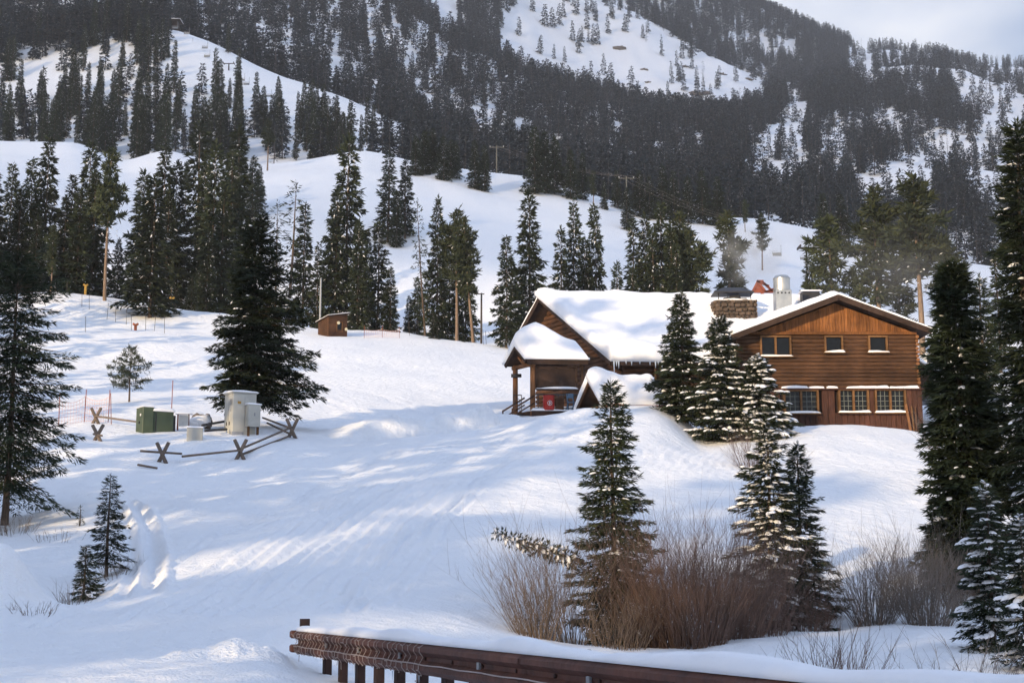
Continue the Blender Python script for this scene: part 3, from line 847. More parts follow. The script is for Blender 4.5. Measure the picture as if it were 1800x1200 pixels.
row([(470, 282, 212, 'pine', dict(label='crooked pine on the crest above the big dark spruce', sxy=1.3)),
     (482, 152, 355, 'sparse', dict(label='wind-thinned spruce just right of the big dark spruce')),
     (504, 149, 320, 'sparse', dict(label='leaning one-sided spruce right of the big dark spruce', lean=(0, -.05), sxy=1.1)),
     (532, 150, 358, 'thin', dict(label='slender spruce above and left of the brown shed')),
     (556, 149, 428, 'thin', dict(label='short slender spruce directly behind the shed pole')),
     (608, 152, 236, 'spruce', dict(label='tallest spruce behind the brown shed', sxy=.85)),
     (588, 150, 330, 'spruce', dict(label='spruce behind the brown shed, left of the tallest', sxy=.8)),
     (628, 147, 388, 'spruce', dict(label='dense spruce rising directly right of the brown shed', sxy=.85)),
     (646, 154, 420, 'spruce', dict(label='spruce between the dense one and the grey-green one, right of the shed', sxy=.7)),
     (663, 150, 392, 'thin', dict(label='pale grey-green slender spruce right of the brown shed', sxy=1.1)),
     (686, 147, 470, 'spruce', dict(label='low spruce above the orange net right of the shed')),
     (682, 222, 268, 'thin', dict(label='left of two tall spruces alone on the open mid slope', sxy=1.3)),
     (712, 224, 280, 'thin', dict(label='right of two tall spruces alone on the open mid slope', sxy=1.2)),
     (697, 220, 335, 'spruce', dict(label='low spruce tucked at the foot of the two mid slope spruces')),
     (733, 153, 487, 'spruce', dict(label='short dark spruce left of the leaning bare trunks')),
     (718, 158, 520, 'spruce', dict(label='lowest dark spruce left of the leaning bare trunks')),
     (748, 145, 355, 'sparse', dict(label='thin half-dead spruce leaning left of the bare trunks', lean=(0, -.09), sxy=.7)),
     (768, 147, 348, 'spruce', dict(label='left tree of the clump with leaning bare trunks', sxy=.7)),
     (803, 141, 365, 'pine', dict(label='middle pine with pale leaning trunk left of the lodge', lean=(0, -.05), sxy=1.1, var=2)),
     (832, 140, 385, 'pine', dict(label='right pine with strongly leaning pale trunk left of the lodge', lean=(0, -.13), sxy=1.1, var=1)),
     (790, 149, 395, 'spruce', dict(label='dark spruce filling the clump behind the leaning pines', sxy=.8)),
     (818, 150, 405, 'spruce', dict(label='dark spruce at right behind the leaning pines', sxy=.7)),
     (762, 136, 548, 'spruce', dict(label='tiny spruce at the foot of the leaning pines', sxy=1.4)),
     (815, 136, 585, 'spruce', dict(label='seedling spruce on the snow below the leaning pines', sxy=1.4)),
     (890, 137, 414, 'spruce', dict(label='compact spruce on a bare foot left of the porch', sxy=.95)),
     (930, 141, 335, 'spruce', dict(label='tall layered spruce directly behind the porch roof', sxy=.9)),
     (987, 150, 400, 'thin', dict(label='narrow spruce behind the left end of the lodge ridge', sxy=.9)),
     (1010, 152, 355, 'spruce', dict(label='left of the twin-topped spruces behind the lodge ridge', sxy=.7)),
     (1048, 151, 360, 'spruce', dict(label='right of the twin-topped spruces behind the lodge ridge', sxy=.7)),
     (1030, 149, 420, 'spruce', dict(label='lower spruce filling between the twin tops behind the ridge', sxy=.8)),
     (1087, 148, 460, 'spruce', dict(label='small lone spruce above the lodge ridge, left of the gap', sxy=.9)),
     (1114, 147, 470, 'spruce', dict(label='small lone spruce above the lodge ridge, right of the gap', sxy=.9)),
     (1102, 262, 330, 'spruce', dict(label='spruce beside the utility pole with crossarm on the slope', sxy=1.1)),
     (1116, 155, 385, 'thin', dict(label='slender spruce at the left edge of the big clump over the ridge')),
     (1285, 158, 372, 'pine', dict(label='airy pine in the smoke above the stone chimney', sxy=1.3, var=0)),
     (1300, 160, 480, 'spruce', dict(label='bushy little spruce peeking over the chimney cap', sxy=1.5)),
     (1340, 236, 375, 'pine', dict(label='airy pine right of the smoke on the open slope', sxy=1.2, var=1)),
     (1428, 150, 448, 'spruce', dict(label='grey spruce above the dark roof box', sxy=1.0)),
     (1467, 140, 378, 'pine', dict(label='bushy dark pine directly over the right gable peak', sxy=1.5, var=0)),
     (1548, 134, 332, 'pine', dict(label='left of two tall airy pines behind the right roof slope', sxy=1.5, var=1)),
     (1622, 130, 312, 'pine', dict(label='right of two tall airy pines behind the right roof slope', sxy=1.5, var=3)),
     (1585, 137, 450, 'pine', dict(label='lower pine between the two tall airy pines', sxy=1.6, var=0)),
     (1505, 142, 470, 'pine', dict(label='low bushy pine right of the gable peak', sxy=1.6, var=0)),
     (1675, 128, 430, 'pine', dict(label='thin crowned pine right of the two tall airy pines', sxy=1.3, var=2)),
     (1760, 128, 440, 'thin', dict(label='grey spruce on the far slope near the right edge'))], '', None)
row([(1137, 153, 378, 'spruce', dict(sxy=.8)), (1150, 150, 400, 'spruce', dict(sxy=.8)), (1166, 152, 355, 'spruce', dict(sxy=.75)), (1183, 149, 395, 'spruce', dict(sxy=.8)),
     (1200, 153, 375, 'pine', dict(sxy=1.3)), (1216, 151, 400, 'pine', dict(sxy=1.3)), (1192, 148, 430, 'spruce', dict(sxy=.8))],
    'dark conifer in the clump above the lodge ridge', 'clump above the lodge ridge')
row([(730, 276, 240, 'spruce', dict(sxy=1.3)), (745, 279, 230, 'spruce', dict(sxy=1.3)), (780, 274, 240, 'spruce', dict(sxy=1.3)), (792, 278, 245, 'spruce', dict(sxy=1.3)),
     (760, 282, 225, 'spruce', dict(sxy=1.2)), (800, 282, 250, 'spruce', dict(sxy=1.2)), (834, 273, 248, 'spruce', dict(sxy=1.1)), (852, 273, 255, 'spruce', dict(sxy=1.1)),
     (940, 278, 222, 'spruce', dict(sxy=1.1)), (958, 280, 232, 'spruce', dict(sxy=1.2)), (975, 282, 240, 'spruce', dict(sxy=1.2)), (1003, 280, 262, 'spruce', dict(sxy=1.1)),
     (1025, 284, 270, 'spruce'), (1043, 279, 300, 'pine', dict(sxy=1.2)), (1063, 278, 318, 'spruce'), (1085, 284, 300, 'spruce', dict(sxy=1.1)), (1125, 282, 300, 'spruce', dict(sxy=1.2)), (1142, 280, 310, 'spruce', dict(sxy=1.2)),
     (1165, 282, 290, 'spruce', dict(sxy=1.1)), (1185, 282, 300, 'spruce', dict(sxy=1.2)), (1210, 280, 310, 'spruce', dict(sxy=1.2)), (1235, 282, 300, 'spruce', dict(sxy=1.2)), (1262, 282, 310, 'spruce', dict(sxy=1.2)),
     (1200, 282, 350, 'pine', dict(sxy=1.3)), (1255, 284, 352, 'pine', dict(sxy=1.2)), (1310, 276, 350, 'pine', dict(sxy=1.2)), (1450, 278, 340, 'spruce', dict(sxy=1.2)), (1480, 280, 340, 'spruce', dict(sxy=1.2))],
    'dark spruce on the white knoll crest', 'spruces along the knoll crest')

# upper left hillside and the belt behind the knoll: scattered individuals
def inside(px, py, poly):
    r = False; n = len(poly)
    for i in range(n):
        x0, y0 = poly[i]; x1, y1 = poly[(i + 1) % n]
        if (y0 > py) != (y1 > py) and px < (x1 - x0) * (py - y0) / (y1 - y0) + x0:
            r = not r
    return r
RUN = [(285, 30), (340, 40), (480, 125), (640, 190), (720, 225), (700, 262), (560, 232), (470, 215), (430, 178), (370, 165), (320, 128), (292, 90)]
g4 = np.random.default_rng(44)
left = []
tries = 0
while len(left) < 160 and tries < 6000:
    tries += 1
    px = g4.uniform(-10, 660); Y = g4.uniform(345, 478)
    b = gpx(px, Y); py = float(inv_esl((b.z - ZC) / b.y))
    if inside(px, py, RUN) and g4.random() > .04: continue
    d = .75 + .5 * float(vnoise(np.array([px / 55.]), np.array([Y / 40.]), 9)[0])
    if px > 420: d *= .55
    if px < 250 and py < 170: d *= .5
    if g4.random() > d: continue
    if any((px - a) ** 2 + ((Y - c) * 2.0) ** 2 < 60 for a, c in left): continue
    left.append((px, Y))
def hill_cell(px, b):
    py = float(inv_esl((b.z - ZC) / b.y))
    where = 'by the left edge' if px < 90 else 'left of the top station' if px < 210 else 'below the top station' if px < 330 else 'below the lift run' if px < 460 else 'right of the lift run'
    how = 'high up' if py < 130 else 'half way up' if py < 190 else 'low down'
    return how + ' ' + where
left.sort()
cells = {}
for px, Y in left:
    cells.setdefault(hill_cell(px, gpx(px, Y)), []).append((px, Y))
for cell, mem in cells.items():
    for i_, (px, Y) in enumerate(mem):
        b = gpx(px, Y)
        hgt = g4.uniform(9, 17)
        top = float(inv_esl((b.z + hgt - ZC) / b.y))
        lb = 'slim upper left hillside spruce, ' + cell + (', ' + ordinal(i_, len(mem)) if len(mem) > 1 else '')
        mid_tree('thin' if g4.random() < .6 else 'spruce', px, Y, top, lb, 'spruce_tree', 'spruces scattered on the upper left hillside', sxy=.85)

# ------------------------------------------------------------------ the far forest: one mass per mountainside
fc = bpy.data.collections.new('far_tree_kinds')
for k in range(6):
    thin = k % 2
    res = conifer(500 + k, 10, 1.25 if thin else 1.6, 44, .85, .36, 10, bare=.05, power=.7, rag=.4, droop=.3, tubes=False)
    V1, F1 = res['crown']
    V2, F2 = flecks(520 + k, 10, 1.25 if thin else 1.6, (18, 40, 10, 95, 55, 22)[k], .55, .18, .7)
    TV, TF = res['trunk']
    Vt = np.concatenate([V1, V2, TV]); Ft = np.concatenate([F1, F2 + len(V1), TF + len(V1) + len(V2)])
    mi = np.concatenate([np.zeros(len(F1)), np.ones(len(F2)), np.full(len(TF), 2)])
    o = bpy.data.objects.new('far_tree_kind', np_mesh('far_tree', Vt, Ft, mats=[M['far_fir'], M['frost'], M['far_dead']], midx=mi))
    fc.objects.link(o)
for k in range(2):      # grey standing dead
    g = np.random.default_rng(600 + k)
    res = conifer(540 + k, 10, .9, 30, .7, .12, 5, bare=.1, power=.5, rag=.5, tubes=True)
    V1, F1 = res['crown']; TV, TF = res['trunk']
    o = bpy.data.objects.new('far_tree_kind', np_mesh('far_dead_tree', np.concatenate([V1, TV]), np.concatenate([F1, TF + len(V1)]), mats=[M['far_dead']]))
    fc.objects.link(o)

def forest_gn():
    ng = bpy.data.node_groups.new('forest_scatter', 'GeometryNodeTree')
    ng.interface.new_socket('Geometry', in_out='INPUT', socket_type='NodeSocketGeometry')
    ng.interface.new_socket('Geometry', in_out='OUTPUT', socket_type='NodeSocketGeometry')
    n = ng.nodes.new
    gi = n('NodeGroupInput'); go = n('NodeGroupOutput')
    ip = n('GeometryNodeInstanceOnPoints')
    ci = n('GeometryNodeCollectionInfo')
    ci.inputs['Collection'].default_value = fc
    ci.inputs['Separate Children'].default_value = True
    ci.inputs['Reset Children'].default_value = True
    ip.inputs['Pick Instance'].default_value = True
    def attr(nm, ty):
        a = n('GeometryNodeInputNamedAttribute'); a.data_type = ty
        a.inputs['Name'].default_value = nm
        return [o for o in a.outputs if o.enabled and o.name == 'Attribute'][0]
    l = ng.links.new
    l(gi.outputs[0], ip.inputs['Points'])
    l(ci.outputs[0], ip.inputs['Instance'])
    l(attr('kind_index', 'INT'), ip.inputs['Instance Index'])
    l(attr('turn', 'FLOAT_VECTOR'), ip.inputs['Rotation'])
    l(attr('size', 'FLOAT_VECTOR'), ip.inputs['Scale'])
    l(ip.outputs[0], go.inputs[0])
    return ng
GN = forest_gn()

BOWL = [(872, 118), (878, 60), (905, 10), (940, -40), (1040, -40), (1150, 45), (1250, 100), (1352, 147), (1340, 190), (1250, 205), (1130, 200), (1000, 155), (920, 128)]
GAPS = [([(1305, 300), (1330, 255), (1395, 168), (1425, 185), (1405, 250), (1430, 300), (1390, 350), (1320, 350)], .07),
        ([(1500, 320), (1560, 285), (1660, 290), (1640, 385), (1510, 385)], .08), ([(1635, 225), (1700, 235), (1705, 325), (1640, 320)], .10),
        ([(1690, 300), (1810, 290), (1810, 370), (1700, 370)], .12), ([(1660, 122), (1810, 110), (1810, 225), (1690, 205)], .06),
        ([(1335, 65), (1400, 75), (1400, 105), (1340, 100)], .15), ([(1490, 85), (1545, 88), (1540, 150), (1490, 145)], .06), ([(1540, 86), (1640, 84), (1640, 150), (1545, 150)], .16),
        ([(762, 15), (790, 25), (805, 72), (775, 72)], .15), ([(600, 0), (690, 0), (670, 45), (630, 20)], .35), ([(880, 220), (915, 235), (905, 275), (880, 280)], .3)]
def scatter(name, label, n, pxr, Yr, hr, seed, densf, deadf=.1):
    g = np.random.default_rng(seed)
    px = g.uniform(*pxr, n)
    Y = np.sqrt(g.uniform(Yr[0] ** 2, Yr[1] ** 2, n))
    u = (px - 900) / FPX
    x = u * Y * 1.0
    z = ground(x, Y)
    py = inv_esl((z - ZC) / Y)
    # exact column of each point
    pxx = 900 + x / Y * FPX * (math.cos(PITCH) - (600 - py) / FPX * math.sin(PITCH))
    keep = np.array([g.random() < densf(a, b, c) for a, b, c in zip(pxx, py, Y)])
    x, Y, z = x[keep], Y[keep], z[keep]
    m = len(x)
    me = bpy.data.meshes.new(name)
    me.vertices.add(m)
    me.vertices.foreach_set('co', np.stack([x, Y, z - .3], 1).astype(np.float32).ravel())
    a = me.attributes.new('kind_index', 'INT', 'POINT')
    ki = np.where(g.random(m) < deadf, 6 + g.integers(0, 2, m), g.integers(0, 6, m))
    a.data.foreach_set('value', ki.astype(np.int32))
    a = me.attributes.new('turn', 'FLOAT_VECTOR', 'POINT')
    a.data.foreach_set('vector', np.stack([g.normal(0, .02, m), g.normal(0, .02, m), g.random(m) * 6.28], 1).astype(np.float32).ravel())
    a = me.attributes.new('size', 'FLOAT_VECTOR', 'POINT')
    sc = g.uniform(*hr, m) / 10; wx = sc * g.uniform(.75, 1.1, m)
    a.data.foreach_set('vector', np.stack([wx, wx, sc], 1).astype(np.float32).ravel())
    o = link(name, me)
    md = o.modifiers.new('scatter', 'NODES'); md.node_group = GN
    tag(o, label, 'forest', kind='stuff')
    print(name, m)
    return o

def dens_main(px, py, Y):
    if Y > 780 and inside(px, py, BOWL):
        return .035 if py > 60 else .10
    for poly, d in GAPS:
        if inside(px, py, poly): return d
    d = .95
    if px > 1280 and Y > 600:
        d = min(1.0, max(.12, .62 + .75 * float(fbm(np.array([px / 70.]), np.array([Y / 110.]), 2, 61)[0])))
    return d
def dens_low(px, py, Y):
    if inside(px, py, RUN): return .0
    if px < 640: return .10
    if Y < 480 and px < 720: return .25
    if Y < 420: return .30
    for poly, d in GAPS:
        if inside(px, py, poly): return d
    return .6
scatter('forest', 'dense dark conifer forest on the mountain above the ski run', 4600, (-250, 1420), (505, 960), (10, 18), 1, dens_main, .11)
scatter('forest', 'conifer forest on the high mountain slopes at upper right', 16000, (800, 1950), (900, 1790), (12, 19), 2, lambda a, b, c: dens_main(a, b, c) if a > 1040 or c < 1280 else .5, .06)
scatter('forest', 'belt of conifers between the white knoll and the mountain', 2600, (640, 2050), (318, 505), (8, 15), 3, dens_low, .06)
scatter('forest', 'conifer forest at the foot of the right mountainside', 2600, (1250, 2050), (505, 900), (10, 16), 5, dens_main, .05)
scatter('forest', 'conifers crowding the crest beside the lift top station', 330, (-200, 268), (452, 506), (9, 15), 7, lambda a, b, c: .8, .08)
scatter('forest', 'few loose conifers between the nearer spruces of the left hillside', 520, (-200, 640), (345, 500), (7, 13), 4, lambda a, b, c: 0 if inside(a, b, RUN) else .35, .1)

# the wood outside the frame to the left and behind: its long shadows lie over the snow
g5 = np.random.default_rng(15)
bx, by = -math.sin(SUN_AZ), -math.cos(SUN_AZ)
nx, ny = math.cos(SUN_AZ), -math.sin(SUN_AZ)
pts5 = []
for k in range(150):                              # the wood itself: shades the foreground
    T = g5.uniform(28, 58); la = -42 + 60 * (k + g5.random()) / 150
    pts5.append((bx * T + nx * la, by * T + ny * la, g5.uniform(8.5, 12.5)))
for la0, hh_ in ((-41, 20), (-30, 23), (-19, 23), (-7, 23), (5, 22)):    # clumps of taller trees: broad bands of shade
    for k in range(5):
        T = g5.uniform(38, 50); la = la0 + g5.normal(0, 1.3)
        pts5.append((bx * T + nx * la, by * T + ny * la, hh_ * g5.uniform(.88, 1.08)))
pts5 += [(-40, 70, 17), (-47, 72, 19), (-49, 90, 18), (-56, 92, 21), (-62, 104, 20), (-64, 118, 19), (-54, 112, 17), (-70, 120, 22), (-36, 54, 16), (-44, 60, 21), (-43, 63, 18), (-52, 82, 20), (-58, 100, 21), (-57, 103, 18), (-66, 112, 20), (-70, 96, 22), (-74, 130, 22), (-30, 21, 29), (-32, 24, 30), (-28, 19, 28), (-34, 23, 30), (-36, 27, 29)]
pts5 = [q_ for q_ in pts5 if not (q_[1] > 0 and q_[0] > -.40 * q_[1] - 3)]
xs = np.array([a for a, b, c in pts5]); ys = np.array([b for a, b, c in pts5]); hs_ = np.array([c for a, b, c in pts5])
zs = np.where(ys > 4.2, ground(xs, np.maximum(ys, 4.2)), -0.5 + np.clip((-xs - 8) / 60, 0, 1) * 4)
m = len(xs)
me = bpy.data.meshes.new('roadside_wood'); me.vertices.add(m)
me.vertices.foreach_set('co', np.stack([xs, ys, zs - .3], 1).astype(np.float32).ravel())
a = me.attributes.new('kind_index', 'INT', 'POINT'); a.data.foreach_set('value', g5.integers(0, 6, m).astype(np.int32))
a = me.attributes.new('turn', 'FLOAT_VECTOR', 'POINT'); a.data.foreach_set('vector', np.stack([0 * xs, 0 * xs, g5.random(m) * 6.28], 1).astype(np.float32).ravel())
a = me.attributes.new('size', 'FLOAT_VECTOR', 'POINT'); sc = hs_ / 10
a.data.foreach_set('vector', np.stack([sc * 1.05, sc * 1.05, sc], 1).astype(np.float32).ravel())
o = link('roadside_wood', me); md = o.modifiers.new('scatter', 'NODES'); md.node_group = GN
tag(o, 'dark conifer wood beyond the left edge and behind the road', 'forest', kind='stuff')
# ------------------------------------------------------------------ the lodge
def wood(name, c1, c2, stretch, scale=5.0, objvar=.22):
    return mat(name, c1, c2, rough=.75, scale=scale, stretch=stretch, bump=.4, objvar=objvar, spec=.2, stain=.5)
M['log'] = wood('stained_log', (0.128, 0.062, 0.031), (0.060, 0.030, 0.017), (.35, 1.5, 6))
M['log_end'] = wood('end_wall_log', (0.145, 0.068, 0.034), (0.075, 0.036, 0.019), (.5, .5, 6))
M['gable_board'] = wood('gable_board', (0.32, 0.130, 0.042), (0.16, 0.062, 0.023), (6, 2, .35), objvar=.3)
M['red_board'] = wood('red_board', (0.105, 0.044, 0.030), (0.052, 0.023, 0.017), (6, 2, .4), objvar=.2)
M['trim'] = wood('window_trim', (0.21, 0.110, 0.046), (0.13, 0.065, 0.028), (2, 2, 2), objvar=.12)
M['dark_wood'] = wood('dark_fascia', (0.062, 0.036, 0.026), (0.038, 0.023, 0.017), (1, 1, 1), objvar=.1)
M['post_wood'] = wood('peeled_post', (0.30, 0.14, 0.060), (0.19, 0.085, 0.038), (5, 5, .5), objvar=.1)
M['muntin'] = mat('muntin_paint', (0.16, 0.17, 0.15), (0.11, 0.12, 0.11))
M['glass'] = mat('window_glass', (0.010, 0.012, 0.015), (0.006, 0.007, 0.009), rough=.10, spec=.22)
M['stone'] = mat('chimney_stone', (0.125, 0.085, 0.060), (0.05, 0.037, 0.03), scale=5, bump=.6, objvar=.35)
M['mortar'] = mat('mortar', (0.12, 0.10, 0.085), (0.08, 0.07, 0.06))
M['galv'] = mat('galvanised_steel', (0.52, 0.52, 0.50), (0.40, 0.41, 0.41), rough=.38, metal=.85, scale=3)
M['dark_metal'] = mat('dark_metal', (0.045, 0.045, 0.05), (0.028, 0.028, 0.03), rough=.5, metal=.3)
M['red_paint'] = mat('red_paint', (0.42, 0.030, 0.022), (0.30, 0.022, 0.018), rough=.45)
M['rust_red'] = mat('rust_red_steel', (0.30, 0.080, 0.045), (0.19, 0.055, 0.035), rough=.6)
M['white_paint'] = mat('white_paint', (0.70, 0.70, 0.68), (0.60, 0.60, 0.59), rough=.5)
M['blue'] = mat('blue_paint', (0.10, 0.17, 0.26), (0.07, 0.12, 0.19), rough=.5)
M['ice'] = mat('icicle_ice', (0.62, 0.68, 0.74), (0.52, 0.58, 0.66), rough=.15, spec=.6)

def snow_slab(name, c00, c10, c11, c01, thick, parent, n=24, m=14, seed=1, lump=.25, grow=.12, edge=.25, m_=None, extra=None, up=None):
    """rounded layer of snow lying on the quad c00 c10 c11 c01"""
    c = [Vector(k) for k in (c00, c10, c11, c01)]
    ctr = sum(c, Vector()) / 4
    nrm = (c[1] - c[0]).cross(c[3] - c[0]).normalized()
    if nrm.z < 0: nrm = -nrm
    upv = Vector(up) if up else (nrm * .5 + Vector((0, 0, .5))).normalized()
    lu = ((c[1] - c[0]).length + (c[2] - c[3]).length) / 2; lv = (c[3] - c[0]).length
    u = np.sin(np.linspace(-math.pi / 2, math.pi / 2, n)) * .5 + .5; v = np.sin(np.linspace(-math.pi / 2, math.pi / 2, m)) * .5 + .5
    u = .5 * u + .5 * np.linspace(0, 1, n); v = .5 * v + .5 * np.linspace(0, 1, m)
    Uu, Vv = np.meshgrid(u, v)
    C = [np.array(k) for k in c]
    ug = Uu * (1 + 2 * grow / lu) - grow / lu; vg = Vv * (1 + 2 * grow / lv) - grow / lv
    Bp = (C[0] * ((1 - ug) * (1 - vg))[..., None] + C[1] * (ug * (1 - vg))[..., None] + C[2] * (ug * vg)[..., None] + C[3] * ((1 - ug) * vg)[..., None])
    du = np.minimum(Uu, 1 - Uu) * lu; dv = np.minimum(Vv, 1 - Vv) * lv
    ed = np.minimum(du, dv)
    r_ = max(thick * 1.1, .05)
    prof = edge + (1 - edge) * np.sqrt(np.clip(1 - (1 - np.clip(ed / r_, 0, 1)) ** 2, 0, 1))
    hgt = thick * prof * (1 + lump * fbm(Uu * lu / 1.1 + seed, Vv * lv / 1.1, 3, seed) + .5 * lump * vnoise(Uu * lu * 3.1, Vv * lv * 3.1, seed + 9) * (thick > .2))
    if extra is not None: hgt = hgt + extra(Uu, Vv)
    # the edge wanders a little
    wob = .5 * grow * vnoise(Uu * lu * 1.3 + seed * 3, Vv * lv * 1.3, seed + 5)
    T = Bp + np.array(upv) * hgt[..., None]
    T = T + (T - np.array(ctr)) / (np.linalg.norm(T - np.array(ctr), axis=-1, keepdims=True) + 1e-6) * (wob * (ed < .05))[..., None]
    Bt = Bp - np.array(nrm) * .015
    Vt = np.concatenate([T.reshape(-1, 3), Bt.reshape(-1, 3)])
    i = (np.arange(m - 1)[:, None] * n + np.arange(n - 1)[None, :]).ravel()
    top = np.stack([i, i + 1, i + n + 1, i + n], 1)
    o_ = n * m
    ring = list(range(n)) + [n * k + n - 1 for k in range(1, m)] + [n * (m - 1) + k for k in range(n - 2, -1, -1)] + [n * k for k in range(m - 2, 0, -1)]
    side = np.array([[ring[(k + 1) % len(ring)], ring[k], ring[k] + o_, ring[(k + 1) % len(ring)] + o_] for k in range(len(ring))])
    bot = top[:, ::-1] + o_
    org = ORG.get(parent.name, Vector((0, 0, 0))) if parent else Vector((0, 0, 0))
    me = np_mesh(name, Vt - np.array(org), np.concatenate([top, side, bot]), mats=[m_ or M['snow_clean']], smooth=True)
    o = link(name, me, parent)
    ORG[o.name] = org
    return o

YF = 75.5
def q(px, py, dy=0.0):
    return P(px, py, YF + dy)
X0 = q(1296, 650).x; X1 = q(1613, 650).x
ZB = q(1400, 800).z; ZL = q(1466, 683).z; ZS = q(1466, 585).z
AX = q(1466, 517).x
lodge = empty('log_lodge', (AX, YF, q(1450, 752).z), 'brown log lodge with snow covered roofs and orange board gable', 'building')
YR = YF - 1.0                                   # front edge of the right roof
zA = P(1466, 517, YR).z
eR = P(1638, 580, YR)
slope = (zA - eR.z) / (eR.x - P(1466, 517, YR).x)
AXr = P(1466, 517, YR).x
XL = P(1287, 583, YR).x
def roof_z(x):
    return zA - abs(x - AX) * slope
YB = YF + 15
wall = MB()
th = .30
wall.prism([(X0, YF + .05, ZB), (X1, YF + .05, ZB), (X1, YF + .05, roof_z(X1) - th), (AX, YF + .05, roof_z(AX) - th), (X0, YF + .05, roof_z(X0) - th)], (0, 15, 0))
front = wall.build('wall', M['dark_wood'], lodge)

def log_x(mb, xa, xb, y, z, r, n=6):
    """half round log along x, bulging towards -y"""
    vs = []
    for x in (xa, xb):
        for k in range(n):
            a = math.pi * k / (n - 1)
            vs.append((x, y - math.sin(a) * r * .8, z + math.cos(a) * r))
    fs = [(k, k + 1, n + k + 1, n + k) for k in range(n - 1)] + [tuple(range(n - 1, -1, -1)), tuple(range(n, 2 * n)), (0, n, 2 * n - 1, n - 1)]
    mb.add(vs, fs)

def rect_px(a, b, c, d):
    p0 = q(a, d); p1 = q(b, c)
    return (p0.x, p1.x, p0.z, p1.z)
UP_W = [rect_px(1336, 1390, 590, 627), rect_px(1449, 1481, 590, 620), rect_px(1526, 1559, 590, 620)]
LO_W = [rect_px(1377, 1437, 685, 727), rect_px(1473, 1525, 684, 726), rect_px(1537, 1590, 684, 726)]
nC = 14
hC = (ZS - .12 - ZL) / nC
for k in range(nC):
    z = ZL + hC * (k + .5)
    segs = [(X0, X1)]
    for (a, b, c, d) in UP_W:
        if c < z + hC * .3 and d > z - hC * .3:
            ns = []
            for s0, s1 in segs:
                if b < s0 or a > s1: ns.append((s0, s1)); continue
                if a > s0: ns.append((s0, a))
                if b < s1: ns.append((b, s1))
            segs = ns
    for s0, s1 in segs:
        mb = MB(); log_x(mb, s0, s1, YF + .045, z, hC * .5)
        mb.build('log', M['log'], front, smooth=False)
# saddle-notched log ends at the right corner
for k in range(nC):
    z = ZL + hC * (k + .5)
    mb = MB().tube((X1 + .02, YF + .10, z), (X1 + .02, YF - (.16 if k % 2 else .06), z), hC * .46, n=8)
    mb.build('log_tip', M['post_wood'], front)
# gable boards
nb_ = 58
wb = (X1 - X0) / nb_
for k in range(nb_):
    a = X0 + k * wb; b = a + wb * .93
    za, zb = roof_z(a) - th - .01, roof_z(b) - th - .01
    zm = roof_z(AX) - th - .01
    if max(za, zb) < ZS + .12: continue
    pr = .03 * random.random()
    y = YF - .03 - pr
    poly = [(a, y, ZS + .06), (b, y, ZS + .06), (b, y, max(zb, ZS + .07))] + ([(AX, y, zm)] if a < AX < b else []) + [(a, y, max(za, ZS + .07))]
    MB().prism(poly, (0, .07 + pr, 0)).build('board', M['gable_board'], front)
MB().box(((X0 + X1) / 2, YF - .05, ZS - .03), (X1 - X0, .16, .15)).build('belt_board', M['gable_board'], front)
# lower storey of upright boards, a hand proud of the logs
YL = YF - .16
xa = X0
k = 0
while xa < X1 + .12:
    wbd = .26 + .10 * random.random(); xb = min(xa + wbd, X1 + .14)
    zt = ZL - .10
    spans = [(ZB, zt)]
    for (a, b, c, d) in LO_W:
        if xa < b - .02 and xb > a + .02:
            ns = []
            for s0, s1 in spans:
                if c > s0: ns.append((s0, c))
                if d < s1: ns.append((d, s1))
            spans = ns
    for s0, s1 in spans:
        if s1 - s0 < .03: continue
        pr = .025 * random.random()
        MB().box(((xa + xb - .02) / 2, YL + .10 - pr, (s0 + s1) / 2), (xb - xa - .02, .2, s1 - s0)).build('plank', M['red_board'], front)
    xa = xb
MB().box(((X0 + X1) / 2 + .05, YF - .14, ZL - .05), (X1 - X0 + .3, .36, .09)).build('ledge', M['red_board'], front)
for a, b in ((1372, 1418), (1420, 1446), (1452, 1470), (1486, 1560), (1562, 1612)):
    pa, pb = q(a, 683).x, q(b, 683).x
    snow_slab('ledge_snow', (pa, YF - .33, ZL), (pb, YF - .33, ZL), (pb, YF - .09, ZL), (pa, YF - .09, ZL), .07 + .05 * random.random(), front, n=14, m=6, seed=a, lump=.6, grow=.02)

